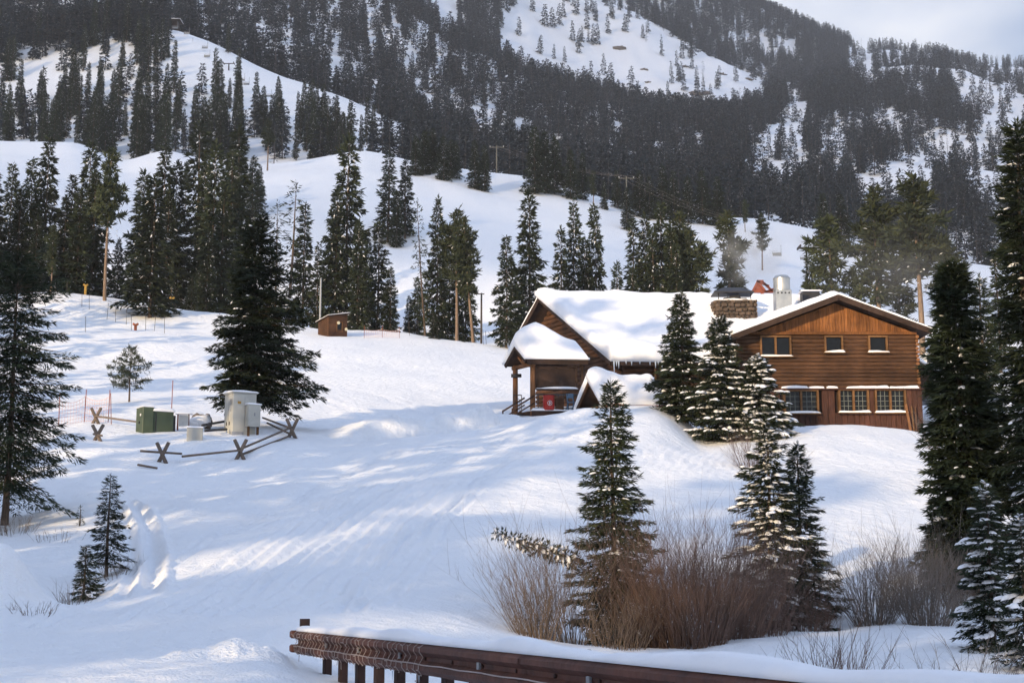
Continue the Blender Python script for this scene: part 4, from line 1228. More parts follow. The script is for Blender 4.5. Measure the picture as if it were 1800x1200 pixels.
def window(r, cols, rows, sash=1, y=YF, deep=.10, sill_snow=.09, lab=None):
    xa, xb, za, zb = r
    fw = .10
    mb = MB()
    mb.box(((xa + xb) / 2, y - .03, zb - fw / 2), (xb - xa, .24, fw)).box(((xa + xb) / 2, y - .03, za + fw / 2), (xb - xa, .24, fw))
    mb.box((xa + fw / 2, y - .03, (za + zb) / 2), (fw, .236, zb - za - 2 * fw)).box((xb - fw / 2, y - .03, (za + zb) / 2), (fw, .236, zb - za - 2 * fw))
    for s_ in range(1, sash):
        xm = xa + (xb - xa) * s_ / sash
        mb.box((xm, y - .01, (za + zb) / 2), (.11, .2, zb - za - 2 * fw))
    o = mb.build('window', M['trim'], lodge)
    for s_ in range(sash):
        sa = xa + (xb - xa) * s_ / sash + (fw if s_ == 0 else .055); sb = xa + (xb - xa) * (s_ + 1) / sash - (fw if s_ == sash - 1 else .055)
        MB().box(((sa + sb) / 2, y + deep - .06, (za + zb) / 2), (sb - sa, .02, zb - za - 2 * fw)).build('pane', M['glass'], o)
        if cols * rows > 1:
            mb = MB()
            for c_ in range(1, cols):
                x = sa + (sb - sa) * c_ / cols
                mb.box((x, y + deep - .085, (za + zb) / 2), (.028, .03, zb - za - 2 * fw))
            for r_ in range(1, rows):
                z = za + fw + (zb - za - 2 * fw) * r_ / rows
                mb.box(((sa + sb) / 2, y + deep - .084, z), (sb - sa, .026, .028))
            mb.build('muntin', M['muntin'], o)
    MB().box(((xa + xb) / 2, y - .12, za - .03), (xb - xa + .14, .34, .06)).build('sill', M['trim'], o)
    snow_slab('sill_snow', (xa - .04, y - .28, za + .003), (xb + .04, y - .28, za + .003), (xb + .04, y - .10, za + .003), (xa - .04, y - .10, za + .003), sill_snow, o, n=12, m=6, seed=int(xa * 31) % 97, lump=.6, grow=.01)
    return o
for i_, r in enumerate(UP_W):
    window(r, 1, 1, 2 if i_ == 0 else 1, deep=.07)
for i_, r in enumerate(LO_W):
    window(r, 3, 4, 2, y=YL + .02, deep=.10)

# right roof: two slopes, barge boards, snow
def slope_quad(side, y0, y1, x_end):
    return [(AX, y0, roof_z(AX)), (x_end, y0, roof_z(x_end)), (x_end, y1, roof_z(x_end)), (AX, y1, roof_z(AX))]
for xe in (XL, eR.x):
    pl = slope_quad(0, YR + .02, YB, xe)
    mb = MB().prism([Vector(p) - Vector((0, 0, .2)) for p in pl], (0, 0, .2))
    rf = mb.build('roof', M['dark_wood'], lodge)
    mb = MB().beam(Vector((AX, YR - .02, roof_z(AX) - .16)), Vector((xe, YR - .02, roof_z(xe) - .16)), .07, .30, up=(0, 0, 1))
    mb.build('barge_board', M['dark_wood'], rf)
    thick = .34 if xe < AX else .16
    pq = slope_quad(0, YR - .02, YB, xe)
    snow_slab('roof_snow', pq[0], pq[1], pq[2], pq[3], thick, rf, n=26, m=30, seed=3 if xe < AX else 4, grow=.05, lump=.2)

# ---- left wing, seen end on from the left
rV = Vector((math.cos(R(5)), math.sin(R(5)), 0)); dV = Vector((-.479, .878, 0)).normalized()
C1 = P(1092, 700, 76.3)
zE = P(1092, 627, 76.3).z
def solve_t(px):
    lo, hi = 0.0, 30.0
    for _ in range(50):
        t_ = (lo + hi) / 2; p_ = C1 + dV * t_
        pyr = 560
        pp = 900 + p_.x / p_.y * FPX * (math.cos(PITCH) - (600 - pyr) / FPX * math.sin(PITCH))
        if pp > px: lo = t_
        else: hi = t_
    return t_
tA, tR = solve_t(976), solve_t(944)
pA = C1 + dV * tA; pR = C1 + dV * tR
zAp = P(976, 526, pA.y).z; zRp = P(944, 583, pR.y).z
def W(t_, z, s_=0.0):
    p_ = C1 + dV * t_ + rV * s_
    return Vector((p_.x, p_.y, z))
def wing_roof_z(t_):
    return zE + (zAp - zE) * t_ / tA if t_ <= tA else zAp + (zRp - zAp) * (t_ - tA) / (tR - tA)
LW = 11.5
end = MB().prism([W(0, ZB), W(0, zE), W(tA, zAp), W(tR, zRp), W(tR, ZB)], rV * LW).build('wall', M['dark_wood'], lodge)
outn = -rV
lh = .27
z = C1.z - .6
kk = 0
while z < zAp - .25:
    zt = z + lh * .5
    ta = max(0.0, (zt - zE) / (zAp - zE) * tA) if zt > zE else 0.0
    tb = tR if zt < zRp else tA + (zAp - zt) / (zAp - zRp) * (tR - tA)
    if tb - ta > .3:
        n = 6; vs = []
        for t_ in (ta + .02, tb - .02):
            for k in range(n):
                a = math.pi * k / (n - 1)
                p_ = W(t_, z + math.cos(a) * lh * .5) - rV * (math.sin(a) * lh * .45) 
                vs.append(p_)
        fs = [(k, k + 1, n + k + 1, n + k) for k in range(n - 1)] + [tuple(range(n - 1, -1, -1)), tuple(range(n, 2 * n)), (0, n, 2 * n - 1, n - 1)]
        MB().add(vs, fs).build('log', M['log_end'], end)
    z += lh; kk += 1
# front wall of the wing under the eave
z = C1.z - .6
fr = MB().prism([W(0, C1.z - 1.5, 0) - dV * .02, W(0, zE, 0) - dV * .02, W(0, zE, 7) - dV * .02, W(0, C1.z - 1.5, 7) - dV * .02], -dV * .03).build('front_wall', M['dark_wood'], lodge)
while z < zE - .1:
    n = 6; vs = []
    for s_ in (.05, 7.0):
        for k in range(n):
            a = math.pi * k / (n - 1)
            vs.append(W(0, z + math.cos(a) * lh * .5, s_) - dV * (.05 + math.sin(a) * lh * .4))
    fs = [(k, k + 1, n + k + 1, n + k) for k in range(n - 1)] + [tuple(range(n - 1, -1, -1)), tuple(range(n, 2 * n)), (0, n, 2 * n - 1, n - 1)]
    MB().add(vs, fs).build('log', M['log'], fr)
    z += lh
# a framed window and trim posts on that wall
wz = zE - 1.55
wo = MB()
for s_ in (1.75, 2.05, 2.85):
    wo.beam(W(0, wz - .1, s_) - dV * .22, W(0, zE - .3, s_) - dV * .22, .10, .10, up=rV)
wo.beam(W(0, wz, 2.0) - dV * .22, W(0, wz, 2.9) - dV * .22, .10, .10).beam(W(0, zE - .35, 2.0) - dV * .22, W(0, zE - .35, 2.9) - dV * .22, .10, .10)
wo = wo.build('window', M['trim'], lodge)
MB().prism([W(0, wz, 2.08) - dV * .2, W(0, wz, 2.82) - dV * .2, W(0, zE - .35, 2.82) - dV * .2, W(0, zE - .35, 2.08) - dV * .2], -dV * .01).build('pane', M['glass'], wo)
# small gable window high in the end wall
gw = MB()
t0_, t1_ = tA + (tR - tA) * .35, tA + (tR - tA) * .68
z0w, z1w = zRp - .35, zRp + .15
cw = lambda t_, z_: W(t_, z_) - rV * .16
gw.beam(cw(t0_, z0w), cw(t1_, z0w), .08, .08).beam(cw(t0_, z1w), cw(t1_, z1w), .08, .08).beam(cw(t0_, z0w), cw(t0_, z1w), .08, .08).beam(cw(t1_, z0w), cw(t1_, z1w), .08, .08)
gw = gw.build('window', M['trim'], lodge)
MB().prism([cw(t0_, z0w), cw(t1_, z0w), cw(t1_, z1w), cw(t0_, z1w)], rV * .02).build('pane', M['glass'], gw)
# wing roof
ov = .95
def RP(t_, s_, dz=0.0):
    p_ = C1 + dV * t_ + rV * s_
    return Vector((p_.x, p_.y, wing_roof_z(t_) + dz))
eO = -.75
zeo = zE - (zAp - zE) / tA * .75
E0 = Vector((*(C1 + dV * eO - rV * ov).xy, zeo)); E1 = Vector((*(C1 + dV * eO + rV * 6.4).xy, zeo))
A0 = RP(tA, -ov); A1 = RP(tA, 15.2)
R0 = RP(tR, -ov) ; R1 = RP(tR, 15.2)
R0 = R0 + (R0 - A0) * .15; R1 = R1 + (R1 - A1) * .15
lr = MB().prism([p - Vector((0, 0, -.02)) for p in (E0, E1, A1, A0)], (0, 0, .16)).build('roof', M['dark_wood'], lodge)
MB().prism([A0, A1, R1, R0], (0, 0, .15)).build('roof', M['dark_wood'], lodge)
MB().beam(A0 + Vector((0, 0, .02)), E0 + Vector((0, 0, .02)), .08, .30).build('barge_board', M['dark_wood'], lr)
MB().beam(A0 + Vector((0, 0, .0)), R0 + Vector((0, 0, .0)), .08, .30).build('barge_board', M['dark_wood'], lr)
MB().beam(E0 + Vector((0, 0, .02)), E1 + Vector((0, 0, .02)), .08, .26).build('eave_board', M['dark_wood'], lr)
up_ = Vector((0, 0, .19))
snow_slab('roof_snow', E0 + up_, E1 + up_, A1 + up_, A0 + up_, .46, lr, n=60, m=34, seed=8, lump=.22, grow=.16, extra=lambda u_, v_: .22 * np.exp(-((v_ - .06) / .10) ** 2) * (1 + .5 * np.sin(u_ * 9)) + .12 * np.exp(-(u_ / .06) ** 2))
snow_slab('roof_snow', A0 + up_, A1 + up_, R1 + up_, R0 + up_, .30, lr, n=40, m=10, seed=9, lump=.2, grow=.05)
for s_, ln_ in ((-.85, .75), (-.72, .28), (-.6, .4), (-.2, .16), (.1, .22), (.55, .14), (1.1, .2), (1.4, .35), (1.55, .22), (1.75, .6), (2.2, .25), (2.45, .15), (3.0, .3)):
    p_ = C1 + dV * (eO - .12) + rV * s_
    MB().tube(Vector((p_.x, p_.y, zeo + .12)), Vector((p_.x + .01, p_.y, zeo + .10 - ln_)), .055, .006, n=6).build('icicle', M['ice'], lr)

# ---- porch with log posts on the left end
F0 = P(926, 635, 74.6)
def PV(a, b, z):
    p_ = F0 + rV * a + dV * b
    return Vector((p_.x, p_.y, z))
pw, pl_ = 2.34, 3.25
zpe = F0.z; zpa = P(906, 611, (F0 + dV * pw / 2).y).z
def proof(b):
    return zpe + (zpa - zpe) * (1 - abs(b - pw / 2) / (pw / 2))
pr_ = MB()
pr_.prism([PV(0, 0, zpe), PV(0, pw / 2, zpa), PV(0, pw / 2, zpa + .12), PV(0, 0, zpe + .12)], rV * pl_)
pr_.prism([PV(0, pw / 2, zpa), PV(0, pw, zpe), PV(0, pw, zpe + .12), PV(0, pw / 2, zpa + .12)], rV * pl_)
porch_roof = pr_.build('porch_roof', M['dark_wood'], lodge)
MB().beam(PV(0, 0, zpe - .03), PV(pl_, 0, zpe - .03), .10, .24).build('eave_board', M['dark_wood'], porch_roof)
MB().beam(PV(-.03, 0, zpe + .02), PV(-.03, pw / 2, zpa + .02), .10, .22).build('barge_board', M['dark_wood'], porch_roof)
MB().beam(PV(-.03, pw / 2, zpa + .02), PV(-.03, pw, zpe + .02), .10, .22).build('barge_board', M['dark_wood'], porch_roof)
# heaped snow on the porch roof
na, nb2 = 30, 22
aa, bb = np.meshgrid(np.linspace(-.14, pl_ + .06, na), np.linspace(-.12, pw + .12, nb2))
ba = np.clip(bb, 0, pw)
rz_ = zpe + (zpa - zpe) * (1 - np.abs(ba - pw / 2) / (pw / 2)) + .13
ua = np.clip((aa + .14) / (pl_ + .2), 0, 1); ub = np.clip((bb + .12) / (pw + .24), 0, 1)
heap = 1.02 * np.exp(-((ua - .36) / .34) ** 2) * np.sin(np.pi * ub) ** .8
ed = np.minimum(np.minimum(ua, 1 - ua) * pl_, np.minimum(ub, 1 - ub) * pw)
hh_ = .10 + .22 * np.sqrt(np.clip(1 - (1 - np.clip(ed / .3, 0, 1)) ** 2, 0, 1)) + heap * (1 + .12 * fbm(aa * 1.2, bb * 1.2, 3, 17))
Tp = np.array(F0)[None, None] * 0
px_ = F0.x + rV.x * aa + dV.x * bb; py_ = F0.y + rV.y * aa + dV.y * bb
T = np.stack([px_, py_, rz_ + hh_], -1).reshape(-1, 3); Bt = np.stack([px_, py_, rz_ - .01], -1).reshape(-1, 3)
i = (np.arange(nb2 - 1)[:, None] * na + np.arange(na - 1)[None, :]).ravel()
topf = np.stack([i, i + 1, i + na + 1, i + na], 1)
ring = list(range(na)) + [na * k + na - 1 for k in range(1, nb2)] + [na * (nb2 - 1) + k for k in range(na - 2, -1, -1)] + [na * k for k in range(nb2 - 2, 0, -1)]
side = np.array([[ring[(k + 1) % len(ring)], ring[k], ring[k] + na * nb2, ring[(k + 1) % len(ring)] + na * nb2] for k in range(len(ring))])
me = np_mesh('roof_snow', np.concatenate([T, Bt]) - np.array(ORG[lodge.name]), np.concatenate([topf, side, topf[:, ::-1] + na * nb2]), mats=[M['snow_clean']], smooth=True)
link('roof_snow', me, porch_roof)
zdk = P(937, 722, 74.9).z
for a, b in ((.42, .22), (.35, pw - .35)):
    MB().tube(PV(a, b, zdk - .3), PV(a, b, zpe + .02 + .25 * 0), .145, .135, n=10).build('post', M['post_wood'], lodge, smooth=True)
MB().tube(PV(pl_ - .15, .22, zdk - .3), PV(pl_ - .15, .22, zpe), .10, .10, n=8).build('post', M['dark_wood'], lodge, smooth=True)
MB().tube(PV(.42, .05, zpe - .10), PV(.38, pw - .05, zpe - .10), .12, .12, n=8).build('tie_beam', M['post_wood'], lodge, smooth=True)
MB().tube(PV(.40, pw / 2, zpe - .1), PV(.40, pw / 2, zpa), .09, .09, n=8).build('king_post', M['post_wood'], lodge, smooth=True)
MB().beam(PV(.40, pw / 2, zpe), PV(.40, pw * .25, (zpe + zpa) / 2), .08, .10).beam(PV(.40, pw / 2, zpe), PV(.40, pw * .75, (zpe + zpa) / 2), .08, .10).build('strut', M['post_wood'], lodge)
MB().prism([PV(.3, 0, zdk - .42), PV(pl_ + .1, 0, zdk - .42), PV(pl_ + .1, pw + .3, zdk - .42), PV(.3, pw + .3, zdk - .42)], (0, 0, .42)).build('deck', M['dark_wood'], lodge)
snow_slab('deck_snow', PV(.3, -.05, zdk), PV(pl_, -.05, zdk), PV(pl_, .35, zdk), PV(.3, .35, zdk), .10, lodge, n=18, m=6, seed=31, lump=.7, grow=.04)
# dark board hung between post and wall, rail below it
zb0, zb1 = P(950, 683, 75).z, P(950, 647, 75).z
MB().prism([PV(.68, .30, zb0), PV(2.72, .30, zb0), PV(2.72, .30, zb1), PV(.68, .30, zb1)], dV * .04).build('hanging_panel', M['dark_wood'], lodge)
fr_ = MB()
fr_.beam(PV(.62, .27, zb0 - .04), PV(.62, .27, zb1 + .1), .08, .08, up=(0, 1, 0)).beam(PV(2.78, .27, zb0 - .04), PV(2.78, .27, zb1 + .1), .08, .08, up=(0, 1, 0)).beam(PV(.62, .27, zb0 - .05), PV(2.78, .27, zb0 - .05), .09, .10).beam(PV(.62, .27, zb1 + .08), PV(2.78, .27, zb1 + .08), .08, .08)
fr_.build('panel_frame', M['dark_wood'], lodge)
snow_slab('rail_snow', PV(.6, .18, zb0 + .0), PV(2.8, .18, zb0 + .0), PV(2.8, .38, zb0 + .0), PV(.6, .38, zb0 + .0), .08, lodge, n=16, m=5, seed=33, lump=.7, grow=.02)
rl = MB()
for a in np.linspace(.75, 2.9, 9):
    rl.beam(PV(a, .3, zdk), PV(a, .3, zdk + .85), .045, .045, up=(0, 1, 0))
rl.beam(PV(.6, .3, zdk + .88), PV(2.95, .3, zdk + .88), .07, .07).beam(PV(.6, .3, zdk + .15), PV(2.95, .3, zdk + .15), .06, .06)
rl.build('railing', M['dark_metal'], lodge)
sr = MB()
for b in (.05, 1.1):
    sr.beam(PV(.42, b, zdk + .78), PV(-.75, b, zdk + .05), .07, .09).beam(PV(.42, b, zdk + .40), PV(-.75, b, zdk - .33), .05, .07).beam(PV(-.75, b, zdk - .6), PV(-.75, b, zdk + .1), .08, .08, up=(0, 1, 0))
sr.build('stair_rail', M['dark_wood'], lodge)
st = MB()
for k in range(3):
    st.box(PV(-.1 - .25 * k, .6, zdk - .12 - .17 * k), (.3, 1.0, .06))
st.build('stair', M['dark_wood'], lodge)

# ---- small gabled cover in front, red fascia
G0 = P(1060, 716, 71.2)
def GV(a, b, z):
    p_ = G0 + rV * a + dV * b
    return Vector((p_.x, p_.y, z))
gwd, gl = 2.5, 3.2
zge = P(1060, 713, 71.2).z; zga = P(1033, 671, (G0 + dV * gwd / 2).y).z
gr = MB()
gr.prism([GV(0, 0, zge), GV(0, gwd / 2, zga), GV(0, gwd / 2, zga + .1), GV(0, 0, zge + .1)], rV * gl)
gr.prism([GV(0, gwd / 2, zga), GV(0, gwd, zge), GV(0, gwd, zge + .1), GV(0, gwd / 2, zga + .1)], rV * gl)
entry = gr.build('entry_roof', M['dark_wood'], lodge)
MB().beam(GV(-.03, 0, zge), GV(-.03, gwd / 2, zga), .08, .2).build('barge_board', M['log'], entry)
MB().beam(GV(-.03, gwd / 2, zga), GV(-.03, gwd, zge), .08, .2).build('barge_board', M['log'], entry)
MB().beam(GV(0, -.02, zge - .10), GV(gl, -.02, zge - .10), .08, .42).build('fascia', M['red_paint'] if False else M['rust_red'], entry)
MB().prism([GV(.3, .15, zge - 1.6), GV(.3, gwd - .15, zge - 1.6), GV(.3, gwd - .15, zge), GV(.3, .15, zge)], rV * .1).build('entry_wall', M['log'], lodge)
for b in (.2, gwd - .2):
    MB().beam(GV(.1, b, zge - 1.6), GV(.1, b, zge + .05), .14, .14, up=(0, 1, 0)).build('post', M['post_wood'], lodge)
MB().beam(GV(.1, .1, zge - .02), GV(.1, gwd - .1, zge - .02), .12, .14).build('tie_beam', M['post_wood'], lodge)
uq = Vector((0, 0, .11))
snow_slab('roof_snow', GV(-.05, 0, zge) + uq, GV(gl, 0, zge) + uq, GV(gl, gwd / 2, zga) + uq, GV(-.05, gwd / 2, zga) + uq, .38, entry, n=28, m=16, seed=22, lump=.3, grow=.1, up=(0, -.2, 1), extra=lambda u_, v_: .42 * np.exp(-((u_ - .12) / .22) ** 2) * v_ * np.clip((1 - v_) * 8 + .45, 0, 1))
snow_slab('roof_snow', GV(-.05, gwd, zge) + uq, GV(-.05, gwd / 2, zga) + uq, GV(gl, gwd / 2, zga) + uq, GV(gl, gwd, zge) + uq, .36, entry, n=16, m=20, seed=23, lump=.25, grow=.1, up=(0, .1, 1), extra=lambda u_, v_: .40 * np.exp(-((v_ - .12) / .22) ** 2) * u_ * np.clip((1 - u_) * 8 + .45, 0, 1))

# ---- lean-to on the right
La = P(1613, 632, 79.5); Lb = P(1653, 657, 79.5)
lt = MB().prism([La, Lb, Lb - Vector((0, 0, .28)), La - Vector((0, 0, .28))], (0, 4.5, 0)).build('side_roof', M['log'], lodge)
snow_slab('roof_snow', La + Vector((-.1, -.1, .02)), Lb + Vector((0.05, -.1, .02)), Lb + Vector((.05, 4.5, .02)), La + Vector((-.1, 4.5, .02)), .22, lt, n=12, m=14, seed=41, lump=.2, grow=.04)
MB().prism([P(1613, 640, 79.9), P(1650, 665, 79.9), P(1650, 692, 79.9), P(1613, 692, 79.9)], (0, 4, 0)).build('side_wall', M['dark_wood'], lodge)

# ---- stone chimney with sheet hat
Yc = 80.0
ca, cb = P(1257, 540, Yc), P(1331, 540, Yc)
zc0, zc1 = P(1290, 575, Yc).z, P(1290, 527, Yc).z
dpt = 1.3
core = MB().box(((ca.x + cb.x) / 2, Yc + dpt / 2, (zc0 + zc1) / 2), (cb.x - ca.x - .1, dpt - .1, zc1 - zc0)).build('chimney', M['mortar'], lodge)
hz_ = zc0
gs = np.random.default_rng(5)
def stones_face(p0, ux, ln_, nrm_):
    z = zc0; rown = 0
    while z < zc1 - .03:
        h = min(gs.uniform(.17, .26), zc1 - z)
        s_ = -.12 * (rown % 2)
        while s_ < ln_:
            wd = gs.uniform(.22, .46)
            a, b = max(s_, 0), min(s_ + wd, ln_)
            if b - a > .06:
                c_ = p0 + ux * ((a + b) / 2) + nrm_ * .01
                rt = gs.normal(0, .09); u2 = ux * math.cos(rt) + Vector((0, 0, 1)) * math.sin(rt); w2 = Vector((0, 0, 1)) * math.cos(rt) - ux * math.sin(rt)
                MB().box(Vector((c_.x, c_.y, z + h / 2 + gs.normal(0, .015))), ((b - a) * gs.uniform(.8, .98), .14 + .14 * gs.random(), h * gs.uniform(.75, 1.0)), (u2, nrm_, w2)).build('stone', M['stone'], core, bevel=.045)
            s_ += wd
        z += h; rown += 1
stones_face(Vector((ca.x, Yc, 0)), Vector((1, 0, 0)), cb.x - ca.x, Vector((0, -1, 0)))
stones_face(Vector((ca.x, Yc + .08, 0)), Vector((0, 1, 0)), dpt - .1, Vector((-1, 0, 0)))
snow_slab('chimney_snow', (ca.x, Yc, zc1), (cb.x, Yc, zc1), (cb.x, Yc + dpt, zc1), (ca.x, Yc + dpt, zc1), .07, core, n=16, m=10, seed=12, lump=.6, grow=.02)
xm = (ca.x + cb.x) / 2
for k, (dx_, wd, h) in enumerate(((-.45, .4, .16), (.0, .62, .30), (.45, .42, .15))):
    MB().box((xm + dx_, Yc + .5, zc1 + h / 2 + .02), (wd, .5, h)).build('flue', M['dark_metal'], core)
zh = P(1290, 513, Yc).z
for dx_ in (-.95, -.45, .2, .9):
    MB().tube((xm + dx_ - .02, Yc + .15, zc1), (xm + dx_ - .02, Yc + .15, zh + .02), .025, n=6).build('hat_post', M['dark_metal'], core)
ha, hb = P(1255, 512, Yc - .1), P(1325, 512, Yc - .1)
zt_ = P(1290, 502, Yc).z
hm = (ha.x + hb.x) / 2
MB().add([(ha.x, Yc - .2, zh), (hb.x, Yc - .2, zh), (hb.x, Yc + dpt, zh), (ha.x, Yc + dpt, zh), (hm - .5, Yc + .5, zt_), (hm + .5, Yc + .5, zt_), (ha.x, Yc - .2, zh - .06), (hb.x, Yc - .2, zh - .06), (hb.x, Yc + dpt, zh - .06), (ha.x, Yc + dpt, zh - .06)],
         [(0, 1, 5, 4), (1, 2, 5), (2, 3, 4, 5), (3, 0, 4), (0, 6, 7, 1), (1, 7, 8, 2), (2, 8, 9, 3), (3, 9, 6, 0), (9, 8, 7, 6)]).build('chimney_hat', M['dark_metal'], core)

# ---- steel exhaust stack and roof unit
Yv = 79.0
va, vb = P(1364, 520, Yv), P(1392, 520, Yv)
zv = [P(1378, y_, Yv).z for y_ in (548, 509, 506, 487, 482)]
duct = MB().box(((va.x + vb.x) / 2, Yv + .45, (zv[0] + zv[1]) / 2), (vb.x - va.x, .9, zv[1] - zv[0])).build('exhaust_duct', M['galv'], lodge, bevel=.015)
cx_ = (va.x + vb.x) / 2 - .02
MB().tube((cx_, Yv + .45, zv[1] - .02), (cx_, Yv + .45, zv[3]), .47, .47, n=24).build('exhaust_stack', M['galv'], duct, smooth=False)
MB().tube((cx_, Yv + .45, zv[3]), (cx_, Yv + .45, zv[4]), .50, .36, n=24).tube((cx_, Yv + .45, zv[1] + .02), (cx_, Yv + .45, zv[1] + .08), .50, .50, n=24).build('stack_collar', M['galv'], duct)
for k in range(4):
    MB().box((va.x + .12 + k * .21, Yv - .01, zv[1] - .18), (.09, .04, .09)).build('bolt_plate', M['dark_metal'], duct)
ua_, ub_ = P(1411, 522, 82), P(1441, 522, 82)
ru = MB().box(((ua_.x + ub_.x) / 2, 82.4, ua_.z - .3), (ub_.x - ua_.x, .8, 1.3)).build('roof_unit', M['dark_metal'], lodge, bevel=.02)
snow_slab('roof_unit_snow', (ua_.x, 82.0, ua_.z + .35), (ub_.x, 82.0, ua_.z + .35), (ub_.x, 82.8, ua_.z + .35), (ua_.x, 82.8, ua_.z + .35), .08, ru, n=10, m=8, seed=51)

# ---- loose things round the lodge
dr = PV(1.22, -.0, zdk + .02)
drum = empty('steel_drum', PV(1.22, .12, zdk + .02), 'red steel drum with a pale round mark, standing on the porch deck', 'drum')
c_ = ORG[drum.name]
b_d = MB()
for z0d, z1d, r0d, r1d in ((0, .03, .30, .31), (.03, .24, .30, .30), (.24, .28, .315, .315), (.28, .50, .30, .30), (.50, .54, .315, .315), (.54, .74, .30, .30), (.74, .78, .315, .315)):
    b_d.tube(c_ + Vector((0, 0, z0d)), c_ + Vector((0, 0, z1d)), r0d, r1d, n=20)
b_d.build('body', M['red_paint'], drum)
mk = MB()
for k in range(20):
    a0, a1 = 2 * math.pi * k / 20, 2 * math.pi * (k + 1) / 20
    def pm(a, r):
        x = .05 + r * math.cos(a); zz_ = .36 + r * math.sin(a)
        return c_ + Vector((x, -math.sqrt(max(.303 ** 2 - x * x, 0)) - .012, zz_))
    mk.add([pm(a0, .13), pm(a1, .13), pm(a1, .105), pm(a0, .105)], [(0, 1, 2, 3)])
def flat(x, zz_): return c_ + Vector((x, -math.sqrt(max(.303 ** 2 - x * x, 0)) - .012, zz_))
mk.add([flat(.02, .29), flat(.05, .29), flat(.05, .43), flat(.02, .43)], [(0, 1, 2, 3)])
mk.add([flat(.06, .30), flat(.10, .34), flat(.10, .39), flat(.06, .42)], [(0, 1, 2, 3)])
mk.build('round_mark', M['white_paint'], drum)
cr = MB().box(PV(1.85, .25, zdk + .36), (.42, .4, .66)).build('crate', M['log'], None, bevel=.02)
tag(cr, 'brown wooden crate standing right of the red drum', 'crate')
bl = empty('folding_chair', PV(2.42, .15, zdk), 'blue folding chair at the right end of the porch deck', 'chair')
for a in (-.16, .16):
    MB().beam(PV(2.42 + a, .15, zdk + .02), PV(2.42 + a, .28, zdk + .95), .04, .04).build('leg', M['blue'], bl)
    MB().beam(PV(2.42 + a, .38, zdk + .02), PV(2.42 + a, .10, zdk + .50), .04, .04).build('leg', M['blue'], bl)
MB().box(PV(2.42, .22, zdk + .47), (.34, .36, .03)).build('seat', M['blue'], bl)
MB().box(PV(2.42, .27, zdk + .82), (.36, .03, .24)).build('backrest', M['blue'], bl)
lamp = empty('porch_lantern', PV(.28, pw - .6, zpe - .55), 'black oval lantern hanging under the porch gable', 'lantern')
c_ = ORG[lamp.name]
MB().tube(c_ + Vector((-.28, 0, 0)), c_ + Vector((.28, 0, 0)), .10, .10, n=10).build('shade', M['dark_metal'], lamp, smooth=True, bevel=0)
MB().tube(c_, c_ + Vector((0, 0, .45)), .015, n=5).build('hanger', M['dark_metal'], lamp)
fs_ = empty('bell_stand', PV(-.05, .9, zdk - .1), 'black metal arched stand beside the porch steps', 'stand')
c_ = ORG[fs_.name]
MB().beam(c_ + Vector((-.2, 0, 0)), c_ + Vector((-.2, 0, 1.0)), .04, .04, up=(0, 1, 0)).beam(c_ + Vector((.2, 0, 0)), c_ + Vector((.2, 0, 1.0)), .04, .04, up=(0, 1, 0)).beam(c_ + Vector((-.22, 0, 1.0)), c_ + Vector((.22, 0, 1.0)), .05, .05).build('frame', M['dark_metal'], fs_)
ar = MB()
for k in range(8):
    a0, a1 = math.pi * k / 8, math.pi * (k + 1) / 8
    ar.tube(c_ + Vector((.12 * math.cos(a0), 0, .68 + .12 * math.sin(a0))), c_ + Vector((.12 * math.cos(a1), 0, .68 + .12 * math.sin(a1))), .016, n=5)
ar.beam(c_ + Vector((-.12, 0, .1)), c_ + Vector((-.12, 0, .68)), .03, .03, up=(0, 1, 0)).beam(c_ + Vector((.12, 0, .1)), c_ + Vector((.12, 0, .68)), .03, .03, up=(0, 1, 0))
ar.build('arch', M['dark_metal'], fs_)
# boards leaning on the wall at the right corner
for (a, b, lab, mm, wd) in ((1592, 1602, 'widest pale plank leaning on the lodge wall by the right window', 'post_wood', .13), (1602, 1607, 'thin pale plank leaning near the right lodge corner', 'trim', .07), (1609, 1611, 'thin brown pole against the right lodge corner', 'log', .06)):
    p0 = q(b, 757, -.75); p1 = q(a, 710 if wd > .1 else 714, -.32)
    p0.z = min(p0.z, gz(p0.x, p0.y) - .1)
    o = MB().beam(p0, p1, wd, .04, up=(0, -1, .2)).build('leaning_plank', M[mm])
    tag(o, lab, 'plank')
# stone retaining wall and parked van at the far right
rw = empty('retaining_wall', P(1635, 708, 86), 'grey stacked stone wall right of the lodge', 'wall')
gs = np.random.default_rng(9)
M['grey_stone'] = mat('grey_stone', (0.24, 0.25, 0.27), (0.15, 0.16, 0.18), scale=3, bump=.5, objvar=.25)
a_, b__ = P(1616, 700, 86), P(1668, 700, 86)
z = P(1640, 712, 86).z
while z < P(1640, 686, 86).z:
    x = a_.x - .2 * gs.random()
    while x < b__.x:
        wd = gs.uniform(.4, .8)
        MB().box((x + wd / 2, 86 + .06 * gs.random(), z + .12), (wd - .03, .5, .22)).build('stone', M['grey_stone'], rw, bevel=.03)
        x += wd
    z += .24
vn = empty('parked_van', P(1650, 668, 100), 'white van parked right of the lodge, mostly hidden by the spruce', 'van')
c_ = ORG[vn.name]
vb_ = MB().prism([c_ + Vector((-.95, 0, .3)), c_ + Vector((.95, 0, .3)), c_ + Vector((.95, 0, 1.2)), c_ + Vector((.82, 0, 2.0)), c_ + Vector((-.82, 0, 2.0)), c_ + Vector((-.95, 0, 1.2))], (0, 4.2, 0)).build('body', M['white_paint'], vn, bevel=.05)
MB().prism([c_ + Vector((-.78, -.02, 1.2)), c_ + Vector((.78, -.02, 1.2)), c_ + Vector((.70, -.02, 1.85)), c_ + Vector((-.70, -.02, 1.85))], (0, .06, 0)).build('windscreen', M['glass'], vn)
